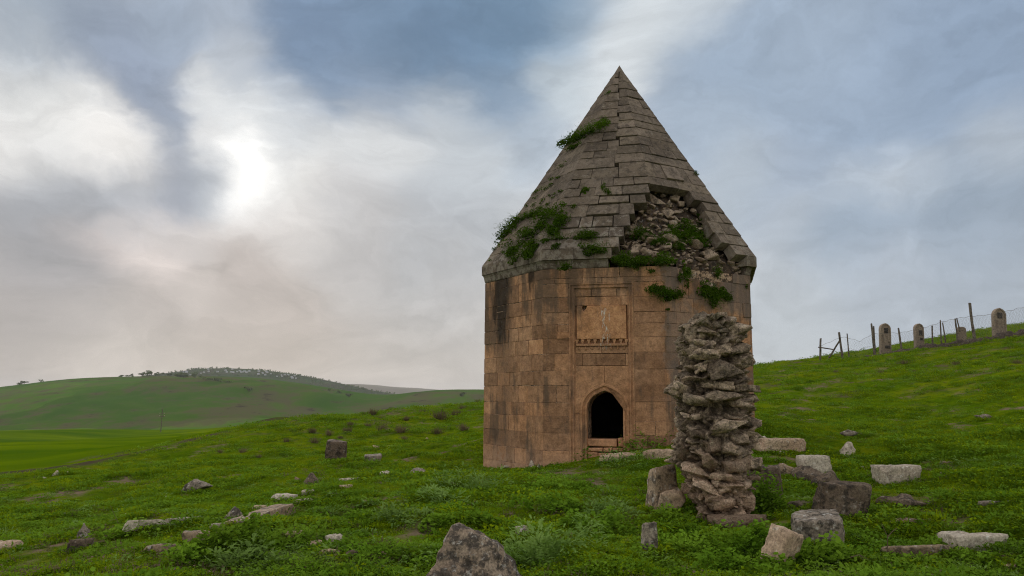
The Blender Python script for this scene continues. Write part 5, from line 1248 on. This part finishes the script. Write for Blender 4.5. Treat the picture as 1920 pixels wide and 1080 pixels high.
# plants rooted in the joints of the roof and wall
def roof_plant(px, py, w_, h_, label, surf='roof', group=None, mm='roofgreen'):
    r = np.random.default_rng(int(px * 5 + py * 11)); kz = 1.3 if surf == 'roof' else 1.0; w_, h_ = w_ * kz, h_ * kz
    if surf == 'breach': p = breach_point(px, py, 0.27) + ORG; k = 1 if px < 1262 else 2; u3, n3 = np.array([*FACES[k].u, 0]), RF[k].n
    elif surf == 'wall':
        k = 1 if px < 1247 and px > 1018 else (2 if px >= 1247 else 0); u, z = FACES[k].uz(px, py); p = np.array(FACES[k].p(u, z, 0.02)) + ORG; u3, n3 = np.array([*FACES[k].u, 0]), np.array([*FACES[k].n, 0])
    else:
        k = None
        for kk in (0, 1, 2):
            f_, t_ = RF[kk].ft(px, py)
            if -0.02 <= f_ <= 1.02: k = kk; break
        if k is None: k = 0 if px < 1100 else 2
        p = RF[k].hit(px, py, 0.02) + ORG; u3, n3 = np.array([*FACES[k].u, 0]), RF[k].n
    up = np.cross(n3, u3); s = p[1] / F
    cosv = abs(np.dot(u3[:2], np.array([1, 0]))); rx_, ry_, rz_ = w_ * s / 2 / max(cosv, .45), h_ * s / 2 * 1.1, min(max(w_, h_) * s * .30, .26)
    n = int(np.clip(w_ * h_ * .55, 30, 900))
    V, Fc = leaf_cloud(r, n, (rx_, ry_, rz_), 0.028 if min(w_, h_) > 14 else .02, lobes=9, up=.2)
    nb = n // 3; a = r.uniform(0, 6.28, nb); base = np.stack([r.normal(size=nb) * rx_ * .45, r.normal(size=nb) * ry_ * .45, r.uniform(0, rz_, nb)], 1)
    T_ = np.array([[0, -.05, 0], [0, .05, 0], [.6, .035, .1], [.6, -.035, .1], [1.2, 0, .05]]); TF_ = np.array([[0, 1, 2], [0, 2, 3], [3, 2, 4]])
    V2, F2 = leaves(r, nb, base, a, r.uniform(.1, 1.1, nb), r.uniform(.05, .11, nb) * min(1, max(w_, h_) / 25), T_, TF_)
    V, Fc = join([(V, Fc), (V2, F2)])
    Bm = np.stack([u3, up, n3], 0); V = V @ Bm
    V[:, 2] -= 0.25 * (np.clip((V @ n3), 0, 1))
    o = link('roof_plant' if surf != 'wall' else 'wall_plant', np_mesh('roof_plant', V, Fc), M[mm]); o.location = p + n3 * 0.01; tag(o, label, 'plant', group); return o
for a in [
 (1110,243,44,22,'green tuft high on the roof, right part of the sloping mossy band'),(1084,258,36,24,'middle tuft of the sloping mossy band high on the roof'),(1066,266,26,26,'bushy tuft on the left roof edge ending the high mossy band'),(1073,276,18,14,'small tuft hanging just under the high mossy band'),(1130,234,16,9,'small topmost right tip of the high mossy band'),
 (1140,174,8,7,'tiny lone tuft nearest the top of the roof'),(1305,325,10,8,'tiny tuft on the right roof edge'),
 (1018,397,34,13,'right end of the long green line of moss low on the roof'),(985,408,40,15,'middle of the long green line of moss low on the roof'),(955,424,34,24,'broad tuft where the long moss line reaches the left roof edge'),(946,440,22,22,'tuft on the left roof edge beneath the long moss line'),
 (1034,408,38,30,'large dense bush low on the left roof, its upper half'),(1054,416,30,26,'large dense bush low on the roof, right half beside the stone joint'),(1034,436,26,26,'drooping tuft directly under the large dense roof bush'),(989,440,38,28,'dense round bush on the left roof face between moss line and eave'),(996,456,14,14,'small clump hanging below the dense round bush'),
 (1012,424,16,14,'small tuft between the round bush and the large dense bush'),(965,470,22,26,'left of the two bushes just above the left eave'),(983,474,30,30,'right of the two bushes just above the left eave, hanging over it'),(1011,455,16,16,'small dark tuft right of the eave bushes'),
 (1048,446,32,7,'thin green line of moss in a joint left of the grassy tuft'),(1042,462,12,12,'small tuft in the joint above the cornice'),(1097,444,36,24,'spiky grassy tuft on the front roof above the cornice'),(1117,466,34,20,'loose weeds trailing over the cornice left of the breach'),
 (1078,388,14,6,'small moss cushion in a front roof joint'),(1132,353,8,18,'narrow tuft growing up a vertical roof joint'),(1141,362,7,14,'narrow tuft in the next vertical joint to the right'),(1097,357,14,12,'small tuft in a joint left of the narrow joint tufts'),(1058,500,20,12,'thin weed under the cornice on the front')]:
    roof_plant(*a)
for (px, py, w_, h_) in [(1052,311,10,7),(1045,333,10,6),(1033,335,7,4),(1033,346,6,8),(1021,354,16,6),(1005,359,9,8),(1004,370,6,6),(1048,360,9,7),(1038,368,8,9),(1030,366,5,4),(1017,376,7,8),(1000,384,9,6),(1012,390,12,6),(997,396,6,5),(986,386,8,6),(985,400,5,4),(1027,382,6,5),(928,466,8,6),(919,488,6,5),(945,472,8,6)]:
    roof_plant(px, py, w_, h_, 'tiny moss tuft dotted over the left face of the roof', group='moss dots on the left roof face')
for a in [(1288,432,60,34,'widest lush green plant on the rubble of the roof breach'),(1262,446,40,36,'left lower part of the lush breach plants'),(1305,452,50,34,'right lower part of the lush breach plants'),(1314,410,24,20,'grassy tuft at the upper right of the breach'),(1203,438,48,26,'green plant at the left of the breach rubble'),(1232,452,26,18,'small plant between left and middle of the breach'),(1268,465,34,16,'plant trailing at the lower middle of the breach')]:
    roof_plant(*a, surf='breach')
for a in [(1168,485,44,22,'left plant on the wall top where the cornice is lost'),(1200,490,44,20,'middle plant on the wall top where the cornice is lost'),(1246,484,44,24,'bright right plant on the wall top below the breach'),(1193,500,14,14,'little weed hanging under the middle wall-top plant'),(1282,513,22,34,'plant hanging in the notch of the wall under the breach'),(1222,508,18,10,'small weed on the top wall course'),
          (1240,546,44,30,'wide weed on the wall right of the portal'),(1262,552,24,22,'right part of the weed by the portal top'),(1275,550,12,18,'small stalk right of the wall weed by the portal'),(1325,548,44,30,'thin brownish weed on the right wall face'),(1338,555,34,38,'bright hanging weed on the right wall face'),(1361,557,22,22,'rightmost small weed on the right wall face'),(1343,510,14,28,'weed in the rubble near the right eave'),(1250,580,8,8,'tiny weed low on the wall by the portal'),(1399,534,6,12,'tiny tuft at the right wall edge below the eave')]:
    roof_plant(*a, surf='wall')

# dry shrubs on the hillside
def dry_shrub(px, pyb, w_, h_, label):
    g = on_ground(px, pyb); s = g.y / F; r = np.random.default_rng(int(px + pyb * 3)); n = 130; a = r.uniform(0, 6.28, n); rd = np.sqrt(r.uniform(0, 1, n)) * w_ * s * .25
    T_ = np.array([[0, -.022, 0], [0, .022, 0], [.5, .016, .03], [.5, -.016, .03], [1, 0, .12]]); TF_ = np.array([[0, 1, 2], [0, 2, 3], [3, 2, 4]])
    st = leaves(r, n, np.stack([np.cos(a) * rd, np.sin(a) * rd, 0 * a], 1), a, r.uniform(.5, 1.5, n), h_ * s * r.uniform(.6, 1.15, n), T_, TF_)
    lc = leaf_cloud(r, 120, (w_ * s * .5, w_ * s * .4, h_ * s * .42), h_ * s * .07); lc[0][:, 2] += h_ * s * .45
    V, Fc = join([st, lc]); o = link('dry_shrub', np_mesh('dry_shrub', V, Fc), M['straw']); o.location = (g.x, g.y, g.z - .01); tag(o, label, 'shrub', 'dry shrubs on the hillside')
for a in [(585,811,24,11,'dry brown shrub straight above the upright brown block, left one'),(617,816,20,12,'dry brown shrub straight above the upright brown block, right one'),(590,831,22,13,'dry shrub just behind the upright brown block'),(537,829,17,9,'dry shrub left of the one behind the upright block'),(455,848,22,10,'dry shrub alone on the slope left of the upright block'),(485,858,16,8,'low dry shrub nearest the field side, below the left one'),
  (651,811,22,13,'dry shrub in the middle of the hillside, right of the pair above the brown block'),(657,799,18,10,'small dry shrub near the crest above the middle one'),(716,809,25,17,'round dense dry shrub in the middle of the hillside'),(751,811,28,17,'spreading dry shrub right of the round dense one'),(762,788,18,10,'dry shrub upslope between the round one and the tomb'),(716,786,20,9,'dry shrub close under the crest, above the round one'),
  (825,786,40,20,'wide dry shrub near the crest left of the tomb'),(855,780,24,14,'dry shrub right next to the wide one near the crest'),(820,813,30,14,'dry shrub below the wide one, left of the tomb'),(869,807,24,15,'dry shrub nearest to the tomb wall'),(793,774,26,8,'low dry shrub on the crest left of the tomb'),(699,778,18,14,'dry shrub standing on the crest line'),(684,777,30,7,'low dry growth along the crest left of the shrub standing there'),
  (757,825,20,9,'dry shrub below the spreading one'),(897,754,20,7,'dry shrub at the crest touching the tomb wall'),(866,766,26,8,'low dry shrub on the crest near the tomb'),(638,823,16,8,'faint dry shrub above the low grey block'),(690,799,18,8,'dry shrub left of the round dense one'),(412,848,18,7,'dry shrub on the edge of the sown field, right one'),(350,832,16,6,'dry shrub on the edge of the sown field, left one'),
  (1652,700,22,8,'dry tuft on the right slope below the first gravestone'),(1694,682,40,9,'wide dry clump on the right slope below the second gravestone'),(1793,684,30,9,'dark dry clump on the right slope under the small gravestone'),(1865,682,24,7,'dry clump on the right slope under the tall post'),(1906,681,30,9,'dry clump on the right slope at the photo edge'),(1568,698,18,6,'dry tuft on the right slope below the fence brace'),(1712,698,24,6,'low dry tuft under the wide dry clump'),(1622,676,14,6,'small dry tuft below the thick double post')]:
    dry_shrub(*a)
def twig(pts_, label, r0=.006):
    bm = bmesh.new(); g = on_ground(*pts_[0][0])
    for line in pts_:
        P = [Vector(at_depth(x_, y_, g.y + .02)) for x_, y_ in line]
        ring = []
        for i, p in enumerate(P):
            r_ = r0 * (1 - .6 * i / len(P)); ring.append([bm.verts.new(p - g + Vector((math.cos(a) * r_, math.sin(a) * r_ * .6, math.sin(a) * r_ * .8))) for a in (0, 2.1, 4.2)])
        for i in range(len(P) - 1):
            for k in range(3): bm.faces.new((ring[i][k], ring[i][(k + 1) % 3], ring[i + 1][(k + 1) % 3], ring[i + 1][k]))
    o = link('dry_twig', finish(bm, 'dry_twig'), M['straw']); o.location = g; tag(o, label, 'twig')
twig([[(1663,1056),(1664,1030),(1664,1005),(1653,982)],[(1664,1008),(1672,998),(1682,990)]], 'forked bare twig sticking up beside the long brown wedge slab')
twig([[(1582,1062),(1590,1046),(1612,1040),(1625,1062)],[(1612,1040),(1630,1050)]], 'thin dead twig lying in grass right of the flat-topped block')
twig([[(1672,1082),(1674,1065),(1670,1054)]], 'short pale twig at the bottom edge under the wedge slab')
twig([[(224,986),(216,968),(207,948)],[(218,974),(205,976)]], 'dead weed stalk left of the long low pale slab', .004)
twig([[(1628,982),(1625,972),(1628,966)]], 'curved dry stalk beside the large dark tilted block', .004)

# ------------------------------------------------------------------ fence, graves and pole
M['wood'] = stone_mat('weathered_post_wood', (0.14, 0.11, 0.085), (0.20, 0.165, 0.13), damt=0.5, pamt=0.1, bd=.01)
M['wire'] = mat('rusty_wire')[0]; M['wire'].node_tree.nodes['Principled BSDF'].inputs['Base Color'].default_value = (0.22, 0.19, 0.17, 1)
M['grave'] = stone_mat('grave_stone', (0.27, 0.205, 0.15), (0.33, 0.26, 0.195), dark=(0.09, 0.075, 0.06), damt=0.3, pamt=0.15)
M['plaque'] = stone_mat('dark_plaque', (0.045, 0.04, 0.036), (0.07, 0.06, 0.055), damt=0.2, pamt=0.1)
fen = empty('fence', on_ground(1738, 650)); tag(fen, 'ramshackle post and wire mesh fence along the right hill crest', 'fence')
FL = Vector(fen.location)
def beam(px0, py0, px1, py1, w_px, Y0, Y1, name='post', parent=fen):
    a, b_ = Vector(at_depth(px0, py0, Y0)), Vector(at_depth(px1, py1, Y1)); r_ = w_px * Y0 / F / 2; d = (b_ - a).normalized(); s = d.cross(Vector((0, 1, 0))).normalized(); f_ = d.cross(s)
    bm = bmesh.new(); rg = []
    for i in range(5):
        c = a.lerp(b_, i / 4) + s * rr.uniform(-.15, .15) * r_; q = r_ * (1.05 - .2 * i / 4) * rr.uniform(.9, 1.1); rg.append([bm.verts.new(c - FL + s * math.cos(t_) * q + f_ * math.sin(t_) * q + (d * rr.uniform(0, .08) if i == 4 else Vector())) for t_ in np.arange(7) * 2 * math.pi / 7])
    for i in range(4):
        for k in range(7): bm.faces.new((rg[i][k], rg[i][(k + 1) % 7], rg[i + 1][(k + 1) % 7], rg[i + 1][k]))
    bm.faces.new(rg[-1]); return link(name, finish(bm, name), M['wood'], parent)
def fy(px): return float(np.interp(px, [1530, 1640, 1725, 1820, 1925], [55.6, 52.6, 50.6, 48.8, 46.8]))
for a in [(1538,680,1538.5,636,4.2),(1580,676,1573.5,624,4.4),(1592,670,1588.5,627,2.6),(1639.5,667,1634,607.5,4),(1640.5,665,1638,613,3.6),(1691,658,1684.5,616,3.8),(1748.5,644,1747.5,612,3.2),(1765,644,1763,602,2.6),(1773,643,1767.5,606,2.6),(1796,640,1791,599,3.4),(1800,622,1794,597.5,2.6),(1828,645,1818,569,5.6)]:
    beam(*a, fy(a[0]), fy(a[0]))
beam(1534, 651, 1564, 655.5, 2.4, fy(1545) - .1, fy(1560) - .1, 'rail'); beam(1551, 677, 1574, 639, 3.4, fy(1552) - .12, fy(1574) - .12, 'brace')
TOPL = [(1540,648),(1578,632),(1592,634),(1612,640),(1636,626),(1688,624),(1720,618),(1750,609),(1768,603),(1796,597),(1822,593),(1860,590),(1895,582),(1925,574)]
def wire_tube(bm, P, r_):
    rg = []
    for p in P: rg.append([bm.verts.new(Vector(p) - FL + Vector((0, math.cos(t_), math.sin(t_))) * r_ if abs(P[-1][0] - P[0][0]) > .3 * abs(P[-1][2] - P[0][2]) else Vector(p) - FL + Vector((math.cos(t_), math.sin(t_), 0)) * r_) for t_ in (0, 2.1, 4.2)])
    for i in range(len(P) - 1):
        for k in range(3): bm.faces.new((rg[i][k], rg[i][(k + 1) % 3], rg[i + 1][(k + 1) % 3], rg[i + 1][k]))
bm = bmesh.new(); tpx, tpy = [t_[0] for t_ in TOPL], [t_[1] for t_ in TOPL]
def fence_pt(px, v):
    Y_ = fy(px) + .06; top = at_depth(px, np.interp(px, tpx, tpy), Y_); zg = gz(top[0], Y_); return np.array([top[0], Y_, zg + (top[2] - zg) * v])
wire_tube(bm, [fence_pt(x_, 1 + .02 * math.sin(x_ * .35)) for x_ in np.arange(1540, 1926, 4.)], .011)
wire_tube(bm, [fence_pt(x_, .45 + .05 * math.sin(x_ * .21)) for x_ in np.arange(1540, 1926, 6.)], .006)
for x_ in np.arange(1582, 1990, 2.6):
    for sg in (-1, 1):
        P = [fence_pt(np.clip(x_ + sg * 22 * v + .8 * math.sin(x_ + v * 9), 1580, 1925), v) for v in np.linspace(0, .98, 6) if 1580 < x_ + sg * 22 * v < 1926]
        if len(P) > 1: wire_tube(bm, P, .0035)
link('wire_mesh', finish(bm, 'wire_mesh'), M['wire'], fen)
def grave(px, py0, py1, w_, tilt, panels, label, arch=True, Yo=1.0):
    Y_ = fy(px) + Yo; a = Vector(at_depth(px, py1, Y_)); b_ = Vector(at_depth(px, py0, Y_)); s = Y_ / F; hw, h = w_ * s / 2, (b_ - a).length; base = Vector((a.x, Y_, a.z))
    root = empty('gravestone', base); root.rotation_euler = (0, tilt, 0.12); tag(root, label, 'gravestone')
    def arch_pts(hw_, h_, off=0.0):
        sp = h_ - hw_ * 1.15; top = [(-hw_, sp), (-hw_ * .95, sp + hw_ * .36), (-hw_ * .78, sp + hw_ * .68), (-hw_ * .48, sp + hw_ * .95), (0, h_)] if arch else [(-hw_, h_ - hw_ * .6), (-hw_ * .85, h_ - hw_ * .25), (-hw_ * .45, h_ - .02), (0, h_)]
        return [(-hw_, -0.5)] + top + [(-x_, z_) for x_, z_ in top[-2::-1]] + [(hw_, -.5)]
    def slab(name, poly, y0, y1, m_):
        bm = bmesh.new(); A = [bm.verts.new((x_, y0, z_)) for x_, z_ in poly]; B = [bm.verts.new((x_, y1, z_)) for x_, z_ in poly]; n = len(poly)
        for i in range(n): bm.faces.new((A[i], A[(i + 1) % n], B[(i + 1) % n], B[i]))
        bm.faces.new(A); bm.faces.new(B[::-1]); bmesh.ops.recalc_face_normals(bm, faces=bm.faces); bmesh.ops.bevel(bm, geom=[e for e in bm.edges], offset=.012, segments=1, affect='EDGES')
        return link(name, finish(bm, name), m_, root)
    slab('slab', arch_pts(hw, h), 0, .22, M['grave'])
    if arch:                            # raised rim round a sunken field
        o_, i_ = arch_pts(hw, h), [(x_ * .80, z_ if z_ < 0 else z_ - hw * .2 * (1 if z_ > .3 else 0)) for x_, z_ in arch_pts(hw, h)]
        bm = bmesh.new(); v = [[bm.verts.new((x_, y_, z_)) for x_, z_ in pl] for pl, y_ in ((o_, 0.02), (o_, -.045), (i_, -.045), (i_, 0.01))]
        for k in range(3):
            for i in range(len(o_) - 1): bm.faces.new((v[k][i], v[k][i + 1], v[k + 1][i + 1], v[k + 1][i]))
        link('rim', finish(bm, 'rim'), M['grave'], root)
    for (u, z_, pw, ph, nm) in panels:
        pw, ph = pw * s / 2, ph * s / 2; z_ = (py1 - z_) * s; u = u * s
        slab(nm, [(u - pw, z_ - ph), (u - pw, z_ + ph), (u + pw, z_ + ph), (u + pw, z_ - ph)], -.05, .02, M['plaque'] if nm == 'plaque' else M['grave'])
grave(1661.5, 606, 660, 20.5, .03, [(1, 619.5, 7.5, 9.5, 'plaque'), (3, 650.5, 9.5, 5.5, 'plaque'), (-3, 635, 3.2, 14, 'pilaster'), (5.5, 635, 3.2, 14, 'pilaster')], 'arched gravestone with two dark plaques between the thick double post and the leaning post')
grave(1725.2, 606.5, 653, 17, .02, [(2, 624, 6, 9.5, 'plaque'), (3, 636, 5, 4.5, 'plaque')], 'slender arched gravestone with plaques set high and close together, second along the fence')
grave(1805.5, 612.5, 640, 16.5, .01, [], 'small plain brown gravestone with a rounded top, left of the tall post', False, .7)
grave(1876, 577.5, 634, 25, .04, [(0, 591, 9.5, 11, 'plaque'), (5, 628, 9, 5, 'plaque'), (-5, 607, 3, 14, 'pilaster'), (5, 607, 3, 14, 'pilaster')], 'tallest arched gravestone, standing right of the tall leaning post')
# scraped earth bank along the graves
V = []; nb = 90
for i in range(nb):
    px = 1625 + (1990 - 1625) * i / (nb - 1); pyb = np.interp(px, [1625, 1660, 1720, 1800, 1830, 1880, 1925, 1990], [664, 660, 652.5, 643, 640.5, 634.5, 626, 616]); Y_ = fy(min(px, 1925)) - .25; a = at_depth(px, pyb, Y_); e = np.interp(px, [1625, 1650, 1690, 1760, 1860, 1990], [0, .12, .16, .2, .26, .3]) * (1 + .5 * float(vnoise(np.array([px * .15, 0., 0.]), 3)))
    for yy, zz in ((-.35, -.25), (-.12, e * .55), (.12, e), (.5, e * .9), (1.1, -.3)): V.append((a[0], Y_ + yy, gz(a[0], Y_ + yy) + zz + .05 * float(vnoise(np.array([px * .4, yy * 5, 0.]), 6))))
i = np.arange(nb - 1)[:, None] * 5 + np.arange(4)[None]
M['bank'] = stone_mat('bank_soil', (0.075, 0.055, 0.042), (0.11, 0.08, 0.06), damt=.6, pamt=.15)
tag(link('earth_bank', np_mesh('earth_bank', V, np.stack([i, i + 5, i + 6, i + 1], -1).reshape(-1, 4), True), M['bank']), kind='structure')
# utility pole at the far edge of the sown field
pb = Vector(at_depth(301.5, 808, 262)); pr = empty('utility_pole', (pb.x, pb.y, pb.z - .4)); tag(pr, 'thin wooden utility pole with short crossarms at the far edge of the field', 'utility pole')
s = 262 / F
def cyl(name, p0, p1, r0, r1, m_, parent, n=8):
    d = (Vector(p1) - Vector(p0)).normalized(); s_ = d.orthogonal().normalized(); f_ = d.cross(s_); bm = bmesh.new()
    A = [bm.verts.new(Vector(p0) + (s_ * math.cos(t_) + f_ * math.sin(t_)) * r0) for t_ in np.arange(n) * 2 * math.pi / n]; B = [bm.verts.new(Vector(p1) + (s_ * math.cos(t_) + f_ * math.sin(t_)) * r1) for t_ in np.arange(n) * 2 * math.pi / n]
    for i in range(n): bm.faces.new((A[i], A[(i + 1) % n], B[(i + 1) % n], B[i]))
    bm.faces.new(A[::-1]); bm.faces.new(B); return link(name, finish(bm, name), m_, parent)
cyl('pole', (0, 0, 0), (.12, 0, 43 * s), .16, .12, M['wood'], pr)
for z_ in (29, 33.5):
    ca_ = cyl('crossarm', (-.75, 0, z_ * s), (.95, 0, z_ * s), .08, .08, M['wood'], pr)
    for u in (-.65, .85): cyl('insulator', (u, 0, z_ * s + .06), (u, 0, z_ * s + .36), .09, .06, M['pale'], ca_)

# ------------------------------------------------------------------ thin haze over the whole landscape
zlo, zhi = -62.0, 112.0; xh = 8300.0
hz = mesh('haze', [(sx * xh, sy * xh, z_) for z_ in (zlo, zhi) for sx, sy in ((-1, -1), (1, -1), (1, 1), (-1, 1))], [[3, 2, 1, 0], [4, 5, 6, 7], [0, 1, 5, 4], [1, 2, 6, 5], [2, 3, 7, 6], [3, 0, 4, 7]])
hm_ = bpy.data.materials.new('haze_air'); hm_.use_nodes = True; t = NT(hm_.node_tree); t.n.clear()
vol = t.new('ShaderNodeVolumePrincipled'); vol.inputs['Color'].default_value = (0.93, 0.94, 0.96, 1); vol.inputs['Density'].default_value = 7.0e-5; vol.inputs['Anisotropy'].default_value = 0.2
ho = t.new('ShaderNodeOutputMaterial'); t.l.new(vol.outputs[0], ho.inputs['Volume'])
tag(link('haze', hz, hm_), kind='stuff')
